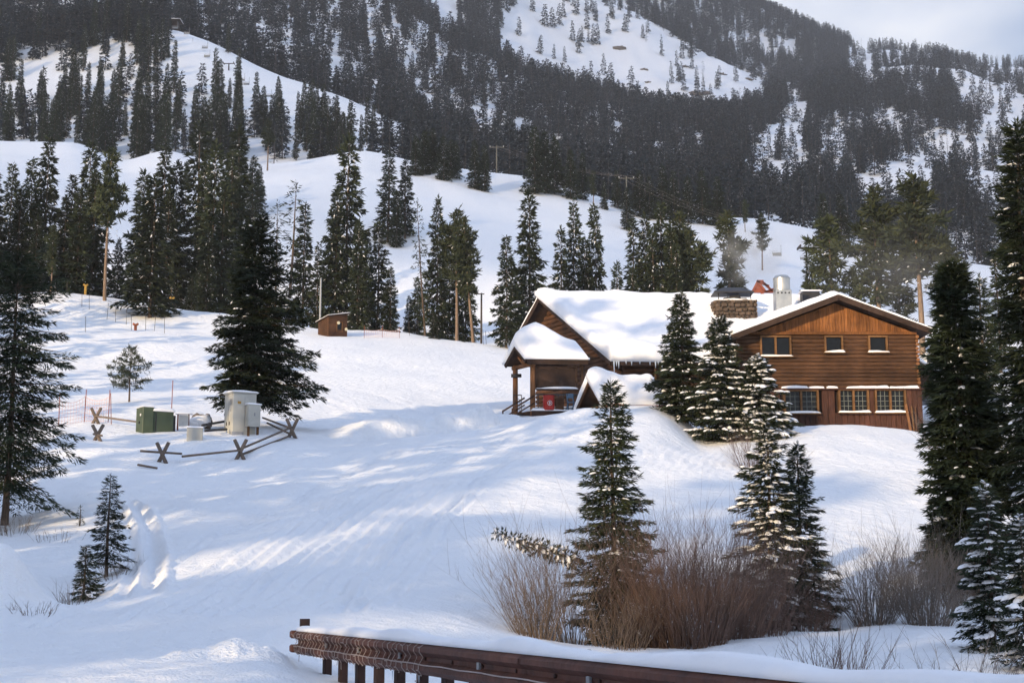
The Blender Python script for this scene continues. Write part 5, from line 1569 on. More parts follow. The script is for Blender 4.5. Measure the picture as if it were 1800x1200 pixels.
for s_ in (-.72, .72):
    MB().box(c_ + Vector((s_, -.03, .75)), (.28, .08, .18)).build('headlight', M['galv'], vn)
    for y_ in (.8, 3.4):
        MB().tube(c_ + Vector((s_ * 1.2, y_, .32)), c_ + Vector((s_ * 1.36, y_, .32)), .32, n=14).build('wheel', M['dark_metal'], vn)
# rust red metal frame of unknown use behind the ridge
rf = empty('red_metal_frame', P(1338, 530, 98), 'rust red metal frame showing over the ridge beside the exhaust stack', 'machine')
pf = lambda a, b, dy=0: P(a, b, 98 + dy)
for a, b in (((1322, 514), (1332, 494)), ((1332, 494), (1346, 513)), ((1340, 495), (1358, 512)), ((1330, 494), (1352, 503)), ((1346, 513), (1360, 508)), ((1322, 513), (1362, 513)), ((1330, 494), (1342, 494))):
    MB().beam(pf(*a), pf(*b), .14, .14, up=(0, 1, 0)).build('strut', M['rust_red'], rf)
MB().prism([pf(1326, 512), pf(1344, 512), pf(1337, 497), pf(1331, 497)], (0, .2, 0)).build('cover', M['rust_red'], rf)
MB().beam(pf(1340, 513), P(1340, 560, 98), .2, .2, up=(0, 1, 0)).build('leg', M['rust_red'], rf)
# ------------------------------------------------------------------ service yard with cabinets
M['grey_cab'] = mat('grey_cabinet_paint', (0.46, 0.455, 0.415), (0.40, 0.395, 0.36), rough=.5, scale=2)
M['green_cab'] = mat('green_transformer_paint', (0.070, 0.095, 0.060), (0.052, 0.072, 0.046), rough=.5, scale=2)
M['concrete'] = mat('concrete', (0.32, 0.33, 0.35), (0.25, 0.26, 0.28), bump=.3)
M['rail_wood'] = mat('weathered_rail', (0.20, 0.155, 0.12), (0.11, 0.085, 0.07), scale=5, stretch=(4, 4, 4), bump=.4, objvar=.2)
M['pole_dark'] = mat('dark_pole', (0.085, 0.07, 0.06), (0.05, 0.04, 0.036))
M['pole_grey'] = mat('grey_pole', (0.34, 0.35, 0.36), (0.27, 0.28, 0.29))
M['orange'] = mat('orange_plastic', (0.40, 0.12, 0.05), (0.32, 0.09, 0.04))
M['net'] = mat('faded_orange_net', (0.62, 0.42, 0.40), (0.55, 0.35, 0.33))
M['yellow'] = mat('yellow_pad', (0.42, 0.26, 0.06), (0.32, 0.19, 0.045))
M['pale_disc'] = mat('pale_disc', (0.72, 0.64, 0.45), (0.66, 0.58, 0.40))

def axes(al):
    f = Vector((math.cos(al), math.sin(al), 0)); l = Vector((-math.sin(al), math.cos(al), 0))
    return f, l, Vector((0, 0, 1))
def cab_box(mb, corner, f, l, lf, dl, z0, z1):
    mb.prism([Vector((*(corner).xy, z0)), Vector((*(corner + f * lf).xy, z0)), Vector((*(corner + f * lf + l * dl).xy, z0)), Vector((*(corner + l * dl).xy, z0))], (0, 0, z1 - z0))
def top_snow(name, corner, f, l, lf, dl, z, th, parent, seed=1):
    a = Vector((*corner.xy, z))
    return snow_slab(name, a, a + f * lf, a + f * lf + l * dl, a + l * dl, th, parent, n=14, m=10, seed=seed, lump=.4, grow=.03)

f, l, _ = axes(R(33))
Cn = P(408, 764, 63.5); zt = P(408, 690, 63.5).z
cab = empty('electrical_cabinet', Vector((*Cn.xy, gz(*Cn.xy))), 'tall pale grey electrical cabinet in front of the big spruce', 'cabinet')
mb = MB(); cab_box(mb, Cn, f, l, 1.12, 1.0, Cn.z - .6, zt); body = mb.build('body', M['grey_cab'], cab, bevel=.015)
mb = MB(); cab_box(mb, Cn - f * .05 - l * .05, f, l, 1.22, 1.1, zt, zt + .07); mb.build('lid', M['grey_cab'], cab, bevel=.01)
top_snow('lid_snow', Cn - f * .05 - l * .05, f, l, 1.22, 1.1, zt + .07, .09, cab, 3)
mb = MB(); cab_box(mb, Cn - f * .02 - l * .02, f, l, .55, .3, Cn.z - .6, Cn.z + .16); mb.build('plinth', M['concrete'], cab)
# door joint and handle on the lit side, seams on the front
for t_ in (.36, .70):
    p_ = Cn + l * t_ - f * .012
    MB().box(Vector((*p_.xy, Cn.z + .55)), (.05, .03, .16), (l, f, Vector((0, 0, 1)))).build('handle', M['dark_metal'], cab)
p_ = Cn + l * .5 - f * .004
MB().box(Vector((*p_.xy, (Cn.z + zt) / 2 + .1)), (.012, .012, zt - Cn.z - .5), (l, f, Vector((0, 0, 1)))).build('door_seam', M['concrete'], cab)
vt = MB()
for k in range(6):
    p_ = Cn + l * .22 - f * .012
    vt.box(Vector((*p_.xy, zt - .28 - .045 * k)), (.26, .025, .02), (l, f, Vector((0, 0, 1))))
vt.build('vent', M['concrete'], cab)
p_ = Cn + f * .30 - l * .008
MB().box(Vector((*p_.xy, zt - .42)), (.16, .012, .11), (f, l, Vector((0, 0, 1)))).build('label_plate', M['yellow'], cab)
p_ = Cn + f * .56 - l * .005
MB().box(Vector((*p_.xy, (Cn.z + zt) / 2)), (.012, .012, zt - Cn.z - .3), (f, l, Vector((0, 0, 1)))).build('door_seam', M['concrete'], cab)
for z_ in (.35, 1.0, 1.6):
    p_ = Cn + l * .97 - f * .012
    MB().box(Vector((*p_.xy, Cn.z + z_)), (.03, .03, .12), (l, f, Vector((0, 0, 1)))).build('hinge', M['concrete'], cab)
mc = empty('meter_box', Cn + f * .62 - l * .12, 'slim pale grey meter box on wooden legs, on the tall cabinet front', 'cabinet')
z1 = P(436, 711, 63.8).z; z0 = P(436, 750, 63.8).z
c2 = Cn + f * .60 - l * .36
mb = MB(); cab_box(mb, c2, f, l, .58, .34, z0, z1); mb.build('body', M['grey_cab'], mc, bevel=.012)
top_snow('lid_snow', c2 - f * .02, f, l, .62, .36, z1 + .003, .07, mc, 5)
for t_ in (.06, .50):
    a = c2 + f * t_ + l * .1
    MB().box(Vector((*a.xy, z0 - .35)), (.09, .09, .7), (f, l, Vector((0, 0, 1)))).build('leg', M['trim'], mc)
a = c2 + f * .3 - l * .01
MB().box(Vector((*a.xy, z0 + .55)), (.05, .04, .14), (f, l, Vector((0, 0, 1)))).build('handle', M['concrete'], mc)

f2, l2, _ = axes(R(33))
Gn = P(250, 761, 64); zt = P(250, 714, 64).z
tr = empty('transformer', Vector((*Gn.xy, gz(*Gn.xy))), 'dark green transformer box with snow on its lower half', 'transformer')
mb = MB(); cab_box(mb, Gn, f2, l2, .50, .95, Gn.z - .5, zt); mb.build('tall_housing', M['green_cab'], tr, bevel=.02)
G2 = Gn + f2 * .51 + l2 * .06; z2 = P(285, 722, 64.4).z
mb = MB(); cab_box(mb, G2, f2, l2, .95, .8, Gn.z - .5, z2); mb.build('low_housing', M['green_cab'], tr, bevel=.02)
mb = MB(); cab_box(mb, G2 + f2 * .1 - l2 * .02, f2, l2, .04, .02, Gn.z + .1, z2 - .08); mb.build('door_seam', M['dark_metal'], tr)
top_snow('lid_snow', G2 - l2 * .03, f2, l2, .97, .85, z2 + .003, .13, tr, 7)
top_snow('lid_snow', Gn, f2, l2, .50, .95, zt + .003, .03, tr, 8)
G3 = G2 + f2 * .96 + l2 * .15
mb = MB(); cab_box(mb, G3, f2, l2, .14, .6, Gn.z - .5, P(300, 728, 64.5).z); mb.build('cooling_fin', M['dark_metal'], tr)
p_ = Gn + l2 * .45 - f2 * .012
MB().box(Vector((*p_.xy, Gn.z + .52)), (.12, .03, .10), (l2, f2, Vector((0, 0, 1)))).build('lock', M['dark_metal'], tr)
p_ = Gn + l2 * .3 - f2 * .012
MB().box(Vector((*p_.xy, Gn.z + .86)), (.12, .02, .10), (l2, f2, Vector((0, 0, 1)))).build('warning_plate', M['white_paint'], tr)

sb = empty('junction_box', P(340, 766, 61), 'low pale junction box half buried in the snow', 'box')
c_ = P(328, 767, 61)
mb = MB(); cab_box(mb, c_, *axes(R(12))[:2], .68, .5, c_.z - .3, P(340, 751, 61).z); mb.build('body', M['grey_cab'], sb, bevel=.02)
top_snow('lid_snow', c_, *axes(R(12))[:2], .68, .5, P(340, 751, 61).z + .003, .06, sb, 9)
wp = empty('notice_board', P(322, 752, 66), 'small white board on rusty posts beside the transformer', 'sign')
MB().box(P(323, 739, 66), (.44, .05, .52)).build('board', M['white_paint'], wp)
for px_ in (313, 332):
    a = P(px_, 728, 66.05); MB().beam(a, Vector((a.x, a.y, a.z - 1.1)), .06, .06, up=(0, 1, 0)).build('post', M['rust_red'], wp)
snow_slab('board_snow', P(313, 727, 65.9), P(333, 727, 65.9), P(333, 727, 65.9) + Vector((0, .2, 0)), P(313, 727, 65.9) + Vector((0, .2, 0)), .05, wp, n=10, m=5)
# boulder under snow
def lump(name, c, sx, sy, sz, m_, seed, parent=None, amp=.3, flat=0):
    n, mm = 18, 10
    th_, ph = np.meshgrid(np.linspace(0, 2 * np.pi, n, endpoint=False), np.linspace(-.5 * np.pi, .5 * np.pi, mm))
    x = np.cos(ph) * np.cos(th_); y = np.cos(ph) * np.sin(th_); z = np.sin(ph)
    r = 1 + amp * fbm(x * 1.7 + seed, y * 1.7 + z * 1.3, 3, seed)
    V = np.stack([x * r * sx, y * r * sy, z * r * sz], -1).reshape(-1, 3)
    i0 = np.arange(mm - 1)[:, None] * n; j = np.arange(n)[None, :]
    F = np.stack([(i0 + j).ravel(), (i0 + (j + 1) % n).ravel(), (i0 + n + (j + 1) % n).ravel(), (i0 + n + j).ravel()], 1)
    me = np_mesh(name, V + (np.array(c) - np.array(ORG.get(parent.name)) if parent else 0), F, mats=[m_], smooth=not flat)
    o = link(name, me, parent, None if parent else Vector(c))
    return o
M['rock'] = mat('rock', (0.20, 0.165, 0.14), (0.10, 0.085, 0.075), scale=2, bump=.8)
bo = empty('boulder', P(352, 748, 67), 'snow capped boulder left of the tall grey cabinet', 'boulder')
lump('rock', P(355, 745, 67), .50, .45, .38, M['rock'], 4, bo, .35, 1)
lump('rock', P(366, 737, 67.1), .20, .25, .26, M['rock'], 6, bo, .35, 1)
lump('snow_cap', P(353, 739, 66.9), .52, .42, .34, M['snow_clean'], 8, bo, .3)
lump('snow_cap', P(343, 744, 66.8), .36, .38, .24, M['snow_clean'], 5, bo, .25)
for (a, b, dz, lab) in (((355, 62.5), (396, 64.8), .42, 'upper black pipe lying between the boulder and the tall cabinet'), ((360, 62.2), (398, 63.6), .22, 'lower black pipe lying between the junction box and the tall cabinet')):
    p0, p1 = gpx(*a), gpx(*b)
    tag(MB().tube(p0 + Vector((0, 0, dz)), p1 + Vector((0, 0, dz)), .055, n=8).build('pipe', M['dark_metal'], None, smooth=True), lab, 'pipe')

# ------------------------------------------------------------------ buck and rail fence round the yard
fence = empty('buck_rail_fence', gpx(422, 59.5), 'low weathered buck and rail fence round the electrical cabinets', 'fence')
BK = [(168, 68.5, .75), (171, 61.0, .68), (285, 57.6, .80), (422, 57.9, .80), (513, 63.5, .85)]
bp = [gpx(a, b) for a, b, h in BK]
for (a, b, h), p_ in zip(BK, bp):
    for s_ in (-1, 1):
        MB().tube(p_ + Vector((-.26 * s_, .1 * s_, -.2)), p_ + Vector((.26 * s_, -.08 * s_, h)), .085, .075, n=7).build('buck_pole', M['rail_wood'], fence, smooth=True)
def rail(a, b, za=.42, zb=.42, r=.05):
    MB().tube(a + Vector((0, -.08, za)), b + Vector((0, -.08, zb)), r, r * .9, n=7).build('rail', M['rail_wood'], fence, smooth=True)
rail(gpx(247, 57.8), gpx(320, 57.7), .33, .33)
rail(gpx(320, 57.7), bp[3], .22, .36)
rail(bp[3], bp[4], .40, .46); rail(gpx(425, 58.2), gpx(511, 63.2), .12, .12)
rail(bp[4], gpx(462, 68.5), .40, .42); rail(gpx(520, 63), gpx(470, 66), .12, .25)
rail(bp[0], gpx(246, 66.5), .35, .3)
rail(gpx(243, 56.3), gpx(277, 56.1), .08, .06)
rail(gpx(165, 61.2), gpx(180, 60.8), .25, .25)

# ------------------------------------------------------------------ brown shed with a pole
f, l, _ = axes(R(40))
Sn = gpx(577, 130.5); Sn.z -= .1
z0 = Sn.z - .2; zl = P(577, 556, 130.5).z
shed = empty('ticket_shed', Sn, 'small brown wooden shed with slanting roof on the piste', 'shed')
LF, DL = 2.05, 1.75
zr = zl + .45
zc = lambda a: zl + (zr - zl) * a
pts = lambda a, b: Sn + f * (LF * a) + l * (DL * b)
def pz(a, b, z): 
    p_ = pts(a, b); return Vector((p_.x, p_.y, z))
zz = lambda a, b: zl + .42 * a + (-.30) * b
core = MB().add([pz(0, 0, z0), pz(1, 0, z0), pz(1, 1, z0), pz(0, 1, z0), pz(0, 0, zz(0, 0)), pz(1, 0, zz(1, 0)), pz(1, 1, zz(1, 1)), pz(0, 1, zz(0, 1))], [(3, 2, 1, 0), (4, 5, 6, 7), (0, 1, 5, 4), (1, 2, 6, 5), (2, 3, 7, 6), (3, 0, 4, 7)]).build('wall', M['log'], shed)
for k in range(9):      # upright boards on the left face
    a0, a1 = k / 9, (k + .92) / 9
    MB().add([pz(0, a0, z0) - f * .04, pz(0, a1, z0) - f * .04, pz(0, a1, zz(0, a1)) - f * .04, pz(0, a0, zz(0, a0)) - f * .04, pz(0, a0, z0), pz(0, a1, z0), pz(0, a1, zz(0, a1)), pz(0, a0, zz(0, a0))],
             [(0, 1, 2, 3), (7, 6, 5, 4), (0, 4, 5, 1), (1, 5, 6, 2), (2, 6, 7, 3), (3, 7, 4, 0)]).build('board', M['log'], core)
nk = 10
for k in range(nk):     # level siding on the front
    za = z0 + (zl - z0) * k / nk; zb = z0 + (zl - z0) * (k + .93) / nk
    for a0, a1 in (((0, .42), (.74, 1)) if .45 < (k + .5) / nk < .92 else ((0, 1),)):
        MB().prism([pz(a0, 0, za), pz(a1, 0, za), pz(a1, 0, zb), pz(a0, 0, zb)], -l * .05).build('siding', M['log_end'], core)
MB().prism([pz(0, 0, zl), pz(1, 0, zl), pz(1, 0, zz(1, 0))], -l * .045).build('siding', M['log_end'], core)
rfz = lambda a, b: zz(a, b) + .02
ro = MB().add([pz(a, b, rfz(a, b) + dz) for dz in (0, .08) for a, b in ((-.1, -.12), (1.1, -.12), (1.1, 1.12), (-.1, 1.12))], [(3, 2, 1, 0), (4, 5, 6, 7), (0, 1, 5, 4), (1, 2, 6, 5), (2, 3, 7, 6), (3, 0, 4, 7)]).build('roof', M['dark_wood'], shed)
snow_slab('roof_snow', *[pz(a, b, rfz(a, b) + .083) for a, b in ((-.1, -.12), (1.1, -.12), (1.1, 1.12), (-.1, 1.12))], .07, ro, n=12, m=10, seed=2, grow=.01)
wz0, wz1 = P(590, 579, 130).z, P(590, 562, 130).z
wn = MB()
for a, b in (((.43, wz0), (.43, wz1)), ((.73, wz0), (.73, wz1))): wn.beam(pz(a[0], 0, a[1]) - l * .05, pz(b[0], 0, b[1]) - l * .05, .08, .10, up=f)
for z in (wz0, wz1): wn.beam(pz(.41, 0, z) - l * .05, pz(.75, 0, z) - l * .05, .10, .08)
wn = wn.build('window', M['trim'], shed)
MB().prism([pz(.45, 0, wz0), pz(.71, 0, wz0), pz(.71, 0, wz1), pz(.45, 0, wz1)], -l * .02).build('pane', M['glass'], wn)
for a, z in ((.50, wz1 - .10), (.92, wz1 - .62)):
    c_ = pz(a, 0, z) - l * .10
    MB().tube(c_, c_ - l * .05, .15, n=16).build('round_sign', M['pale_disc'], shed)
p_ = gpx(562, 132.5)
tag(MB().tube(p_ - Vector((0, 0, .3)), Vector((p_.x, p_.y, P(562, 489, 132.5).z)), .10, .08, n=8).build('steel_pole', M['pole_grey'], None, smooth=True), 'tall plain grey steel pole right behind the brown shed', 'pole')
# lamp post by the trees left of the lodge
lp = empty('lamp_post', gpx(846, 148), 'dark lamp post with short crossarm left of the lodge', 'lamp post')
c_ = ORG[lp.name]; zt = P(843, 515, 148).z
MB().tube(c_ - Vector((0, 0, .3)), Vector((c_.x, c_.y, zt)), .12, .09, n=8).build('pole', M['pole_dark'], lp, smooth=True)
MB().beam(Vector((c_.x - .7, c_.y, zt - .1)), Vector((c_.x + .3, c_.y, zt - .1)), .08, .10).build('crossarm', M['pole_dark'], lp)
MB().box((c_.x - .6, c_.y, zt - .02), (.35, .25, .14)).build('lamp_head', M['pole_dark'], lp)

# ------------------------------------------------------------------ nets, bamboo, snow making gear
def net(name, pts_, h, label, dense=.22, col='net'):
    r0 = empty(name, pts_[0], label, 'net')
    mb = MB()
    for k in range(len(pts_) - 1):
        a, b = pts_[k], pts_[k + 1]
        n = max(2, int((b - a).length / dense))
        sag = lambda u: -.16 * h * 4 * u * (1 - u)
        for i_ in range(n + 1):
            u = i_ / n; p_ = a.lerp(b, u)
            mb.add([p_ + Vector((-.007, 0, 0)), p_ + Vector((.007, 0, 0)), p_ + Vector((.007, 0, h + sag(u))), p_ + Vector((-.007, 0, h + sag(u)))], [(0, 1, 2, 3)])
        for j in range(7):
            for i_ in range(6):
                u, v_ = i_ / 6, (i_ + 1) / 6
                pa, pb = a.lerp(b, u) + Vector((0, 0, .05 + (h + sag(u) - .05) * j / 6)), a.lerp(b, v_) + Vector((0, 0, .05 + (h + sag(v_) - .05) * j / 6))
                w_ = Vector((0, 0, .012 if j == 6 else .007))
                mb.add([pa - w_, pb - w_, pb + w_, pa + w_], [(0, 1, 2, 3)])
    mb.build('mesh', M[col], r0, kind='stuff')
    for p_ in pts_:
        MB().tube(p_ - Vector((0, 0, .2)), p_ + Vector((random.uniform(-.06, .06), 0, h + .35)), .022, n=5).build('pole', M['rust_red'], r0)
    return r0
net('safety_net', [gpx(103, 68.5), gpx(148, 69.5), gpx(190, 69)], 1.25, 'faded orange safety net left of the transformer', .14)
net('safety_net', [gpx(640, 132), gpx(672, 132.5), gpx(702, 133)], .8, 'orange safety net right of the brown shed', .2)
tag(MB().tube(gpx(300, 67) - Vector((0, 0, .2)), gpx(300, 67) + Vector((.02, 0, 2.3)), .02, n=5).build('marker_pole', M['rust_red']), 'thin red marker pole right behind the transformer', 'pole')
tag(MB().tube(gpx(196, 68) - Vector((0, 0, .2)), gpx(192, 68) + Vector((0, 0, 1.5)), .02, n=5).build('marker_pole', M['rust_red']), 'leaning red marker pole at the right end of the faded net', 'pole')
for k, (px_, Y_) in enumerate([(98, 137), (118, 136.5), (144, 134), (157, 133.5), (188, 131), (203, 130), (222, 129.5), (231, 125.5), (256, 126), (271, 125), (289, 124), (150, 122), (720, 136), (745, 136.5), (850, 136), (855, 139)]):
    p_ = gpx(px_, Y_)
    o = MB().tube(p_ - Vector((0, 0, .2)), p_ + Vector((random.uniform(-.1, .1), 0, 1.25 + .4 * random.random())), .022, n=5).build('bamboo_pole', M['pole_dark'])
    tag(o, ('thin dark bamboo pole on the upper piste, ' + (['leftmost', 'second from left', 'third from left', 'fourth from left', 'fifth from left', 'sixth from left', 'fifth from right', 'fourth from right', 'third from right', 'second from right', 'rightmost', 'lowest and nearest'][k])) if px_ < 400 else 'thin dark bamboo pole on the snow left of the lodge, ' + ['leftmost', 'second from left', 'third from left', 'rightmost'][k - 12], 'pole', 'bamboo poles on the upper piste' if px_ < 400 else 'bamboo poles left of the lodge')
for (px_, Y_, m_, lab, hh2) in ((238, 126, 'orange', 'orange padded snowmaking hydrant on the shaded upper piste', .55), (302, 139, 'yellow', 'yellow padded hydrant right of the broad bench spruce', 1.0), (150, 143, 'yellow', 'yellow padded hydrant between the upper left trees', 1.1)):
    p_ = gpx(px_, Y_)
    hy = empty('hydrant', p_, lab, 'hydrant')
    MB().tube(p_ - Vector((0, 0, .2)), p_ + Vector((0, 0, hh2)), .13, .14, n=10).build('padding', M[m_], hy, smooth=True)
    MB().tube(p_ + Vector((-.24, 0, hh2 + .06)), p_ + Vector((0, 0, hh2 - .08)), .10, .11, n=8).tube(p_ + Vector((.24, 0, hh2 + .06)), p_ + Vector((0, 0, hh2 - .08)), .10, .11, n=8).build('arm', M[m_], hy, smooth=True)

# ------------------------------------------------------------------ guard rail beside the road
M['rust'] = mat('weathering_steel', (0.150, 0.060, 0.040), (0.075, 0.034, 0.026), rough=.7, scale=4, bump=.2, objvar=.1)
M['post_rust'] = mat('rusted_post', (0.060, 0.030, 0.024), (0.035, 0.020, 0.017), rough=.8, scale=5)
M['wire'] = mat('light_string_wire', (0.42, 0.34, 0.30), (0.32, 0.26, 0.23), rough=.6)
M['bulb'] = mat('clear_bulb', (0.75, 0.68, 0.60), (0.65, 0.58, 0.5), rough=.3)
LE, RE = P(527, 1106, 19.0), P(1420, 1192, 7.7)
gd = (RE - LE).normalized()
gn = Vector((-gd.y, gd.x, 0)).normalized()
if gn.y > 0: gn = -gn                # towards the road and the viewer
LT = (RE - LE).length + 4
rail_o = empty('guard_rail', LE - Vector((0, 0, .8)), 'rusty steel guard rail with a snow cap and strings of lights', 'guard rail')
prof = [(0.0, 0.0), (.035, -.005), (.085, -.05), (.085, -.09), (.02, -.135), (.02, -.175), (.085, -.22), (.085, -.26), (.035, -.305), (.0, -.31)]
def GP(s_, off, dz): return LE + gd * s_ + gn * off + Vector((0, 0, dz))
vs = []; ns_ = 24
for s_ in np.linspace(0, LT, ns_):
    for o_, dz in prof: vs.append(GP(s_, o_, dz))
    for o_, dz in reversed(prof): vs.append(GP(s_, o_ - .006, dz))
np_ = len(prof) * 2
fs = [(i_ * np_ + k, i_ * np_ + (k + 1) % np_, (i_ + 1) * np_ + (k + 1) % np_, (i_ + 1) * np_ + k) for i_ in range(ns_ - 1) for k in range(np_)]
fs += [tuple(range(np_)), tuple(range((ns_ - 1) * np_ + np_ - 1, (ns_ - 1) * np_ - 1, -1))]
beam = MB().add(vs, fs).build('beam', M['rust'], rail_o)
s_ = .72; k = 0
while s_ < LT - 1:
    zg = min(gz(*(GP(s_, -.2, 0)).xy), GP(s_, 0, -.9).z)
    top = GP(s_, -.20, .035)
    MB().box(Vector((top.x, top.y, (top.z + zg - .4) / 2)), (.15, .09, top.z - zg + .4), (gd, gn, Vector((0, 0, 1)))).build('post', M['post_rust'], rail_o, bevel=.01)
    b_ = GP(s_, -.045, -.155)
    MB().box(b_, (.12, .10, .30), (gd, gn, Vector((0, 0, 1)))).build('blockout', M['post_rust'], rail_o)
    s_ += .80; k += 1
MB().box(GP(.02, -.06, -.05), (.07, .12, .38), (gd, gn, Vector((0, 0, 1)))).build('end_post', M['post_rust'], rail_o)
# terminal shoe
MB().box(GP(-.07, .045, -.06), (.16, .12, .10), (gd, gn, Vector((0, 0, 1)))).box(GP(-.07, .045, -.24), (.16, .12, .10), (gd, gn, Vector((0, 0, 1)))).build('end_shoe', M['rust'], rail_o, bevel=.02)
for s_ in (1.6, 3.1, 4.7, 7.05, 9.35, 11.6):
    MB().box(GP(s_, .035, -.155), (.06, .02, .06), (gd, gn, Vector((0, 0, 1)))).build('reflector', M['concrete'], rail_o)
a, b = GP(.12, -.10, .0), GP(LT, -.10, .0)
snow_slab('rail_snow', a + gn * .16, b + gn * .16, b - gn * .05, a - gn * .05, .075, rail_o, n=130, m=7, seed=61, lump=.55, grow=.01, edge=.3)
# bolts and lapped joints
s_ = .72
while s_ < LT - 1:
    MB().tube(GP(s_, .018, -.155), GP(s_, .036, -.155), .018, .016, n=8).build('bolt', M['post_rust'], rail_o)
    s_ += .80
for s_ in (3.9, 7.8, 11.7):
    MB().add([GP(s_ + d_, o_ + .005, dz) for d_ in (0, .32) for o_, dz in prof], [(k_, k_ + 1, len(prof) + k_ + 1, len(prof) + k_) for k_ in range(len(prof) - 1)]).build('lap_joint', M['rust'], beam)
# white cable along the beam, wraps with bulbs on the far half
cb_ = MB()
for i_ in range(60):
    s0, s1 = .05 + (LT - .1) * i_ / 60, .05 + (LT - .1) * (i_ + 1) / 60
    cb_.tube(GP(s0, .092, -.205 + .004 * math.sin(i_ * 1.7)), GP(s1, .092, -.205 + .004 * math.sin((i_ + 1) * 1.7)), .006, n=4, cap=False)
cb_.build('cable', M['wire'], rail_o)
s_ = .06
gw_ = np.random.default_rng(3)
while s_ < 5.6:
    mb = MB(); pr_ = None
    dr_ = gw_.normal(0, .04)
    path = [(.03, -.004), (.088, -.05), (.088, -.09), (.05, -.14), (.088, -.215), (.088, -.262), (.045, -.312)]
    if gw_.random() < .08: path.append((.05, -.35 - .05 * gw_.random()))
    for j, (o_, dz) in enumerate(path):
        p_ = GP(s_ + dr_ * j / 7 + gw_.normal(0, .008), o_ + .004, dz)
        if pr_ is not None: mb.tube(pr_, p_, .0038, n=4, cap=False)
        pr_ = p_
        if gw_.random() < .4: mb.tube(p_, p_ + gn * .02 + Vector((gw_.normal(0, .012), 0, gw_.normal(0, .012))), .008, .004, n=4)
    mb.build('light_string', M['wire'], rail_o)
    s_ += .10 + .10 * gw_.random() + (.04 * s_ / 5)
for s_ in (3.0, 4.5, 5.4):
    MB().tube(GP(s_, .05, -.31), GP(s_, .05, -.38 - .1 * gw_.random()), .007, .001, n=5).build('icicle', M['ice'], rail_o)

# ------------------------------------------------------------------ willow scrub
def shrub_mesh(name, n, h, spread, fan, m_, seed, r=.0065, twigs=4, tilt=(0, 0)):
    g = np.random.default_rng(seed)
    k = 5
    a = g.random(n) * 6.283; rad = spread * np.sqrt(g.random(n))
    base = np.stack([rad * np.cos(a), rad * np.sin(a), np.full(n, -.1)], 1)
    lean = unit(np.stack([np.cos(a) * rad / spread * fan + g.normal(0, .13, n) + tilt[0], np.sin(a) * rad / spread * fan + g.normal(0, .13, n) + tilt[1], np.ones(n)], 1))
    H = h * (0.42 + .62 * g.random(n)) * (1 + .15 * np.sin(a * 3 + seed))
    bend = g.normal(0, .19, (n, 3)); bend[:, 2] = 0
    def chain(base, lean, H, bend, r0):
        n = len(base)
        ts = np.linspace(0, 1, k)
        pts = base[:, None] + lean[:, None] * (H[:, None] * ts)[..., None] + bend[:, None] * (H[:, None] * ts ** 2)[..., None]
        rr = r0[:, None] * (1 - .8 * ts)
        ring = []
        for c in range(3):
            an = c * 2.094
            ring.append(pts + np.stack([rr * math.cos(an), rr * math.sin(an), 0 * rr], -1))
        V = np.stack(ring, 2).reshape(n, k * 3, 3)
        o = np.arange(n)[:, None] * (k * 3)
        F = []
        for i_ in range(k - 1):
            for c in range(3):
                F.append(np.concatenate([o + i_ * 3 + c, o + i_ * 3 + (c + 1) % 3, o + i_ * 3 + 3 + (c + 1) % 3, o + i_ * 3 + 3 + c], 1))
        return V.reshape(-1, 3), np.concatenate(F), pts
    V, F, pts = chain(base, lean, H, bend, np.full(n, r) * (0.7 + .6 * g.random(n)))
    if twigs:
        m2 = n * twigs
        i_ = np.repeat(np.arange(n), twigs); s_ = .3 + .6 * g.random(m2)
        b2 = base[i_] + lean[i_] * (H[i_] * s_)[:, None] + bend[i_] * (H[i_] * s_ ** 2)[:, None]
        l2 = unit(lean[i_] + g.normal(0, .5, (m2, 3)) * np.array([1, 1, .3]))
        V2, F2, _ = chain(b2, l2, H[i_] * (.14 + .30 * g.random(m2)), g.normal(0, .12, (m2, 3)), np.full(m2, r * .5))
        V, F = np.concatenate([V, V2]), np.concatenate([F, F2 + len(V)])
    return np_mesh(name, V, F, mats=[m_])
M['red_twig'] = mat('red_willow_bark', (0.185, 0.115, 0.088), (0.11, 0.074, 0.058), scale=2, objvar=.1)
M['brown_twig'] = mat('brown_willow_bark', (0.24, 0.175, 0.125), (0.13, 0.095, 0.072), scale=2, objvar=.1)
M['grey_twig'] = mat('grey_willow_bark', (0.27, 0.22, 0.185), (0.15, 0.125, 0.105), scale=2, objvar=.1)
def shrub(px_, Y_, h, spread, fan, n, m_, label, seed, cat='shrub', name='willow_shrub', **kw):
    p_ = gpx(px_, Y_)
    o = link(name, shrub_mesh(name, n, h, spread, fan, M[m_], seed, **kw), None, p_)
    return tag(o, label, cat)
shrub(945, 26.5, 2.0, .38, .55, 190, 'brown_twig', 'brown willow fanning out left of the conical spruce', 1, tilt=(-.1, 0))
shrub(1000, 27.5, 2.7, .30, .5, 110, 'brown_twig', 'tall thin willow stems rising just left of the conical spruce', 2, tilt=(-.12, 0))
shrub(1150, 27.5, 2.35, .50, .42, 380, 'red_twig', 'dense red-brown willow directly right of the conical spruce', 3)
shrub(1218, 27.0, 2.5, .55, .42, 460, 'red_twig', 'tallest and densest red-brown willow in the thicket below the lodge', 4)
shrub(1288, 28.0, 2.4, .55, .42, 380, 'red_twig', 'red-brown willow at the right end of the thicket', 5)
shrub(1345, 29.5, 2.1, .45, .5, 190, 'red_twig', 'red-brown willow round the foot of the snow-clumped spruce', 6)
shrub(1535, 31.0, 1.95, .38, .6, 230, 'grey_twig', 'grey-brown vase-shaped willow between the spruces at lower right', 7, twigs=5)
shrub(1632, 30.0, 2.15, .45, .5, 260, 'grey_twig', 'taller grey willow left of the columnar spruce', 8, twigs=4)
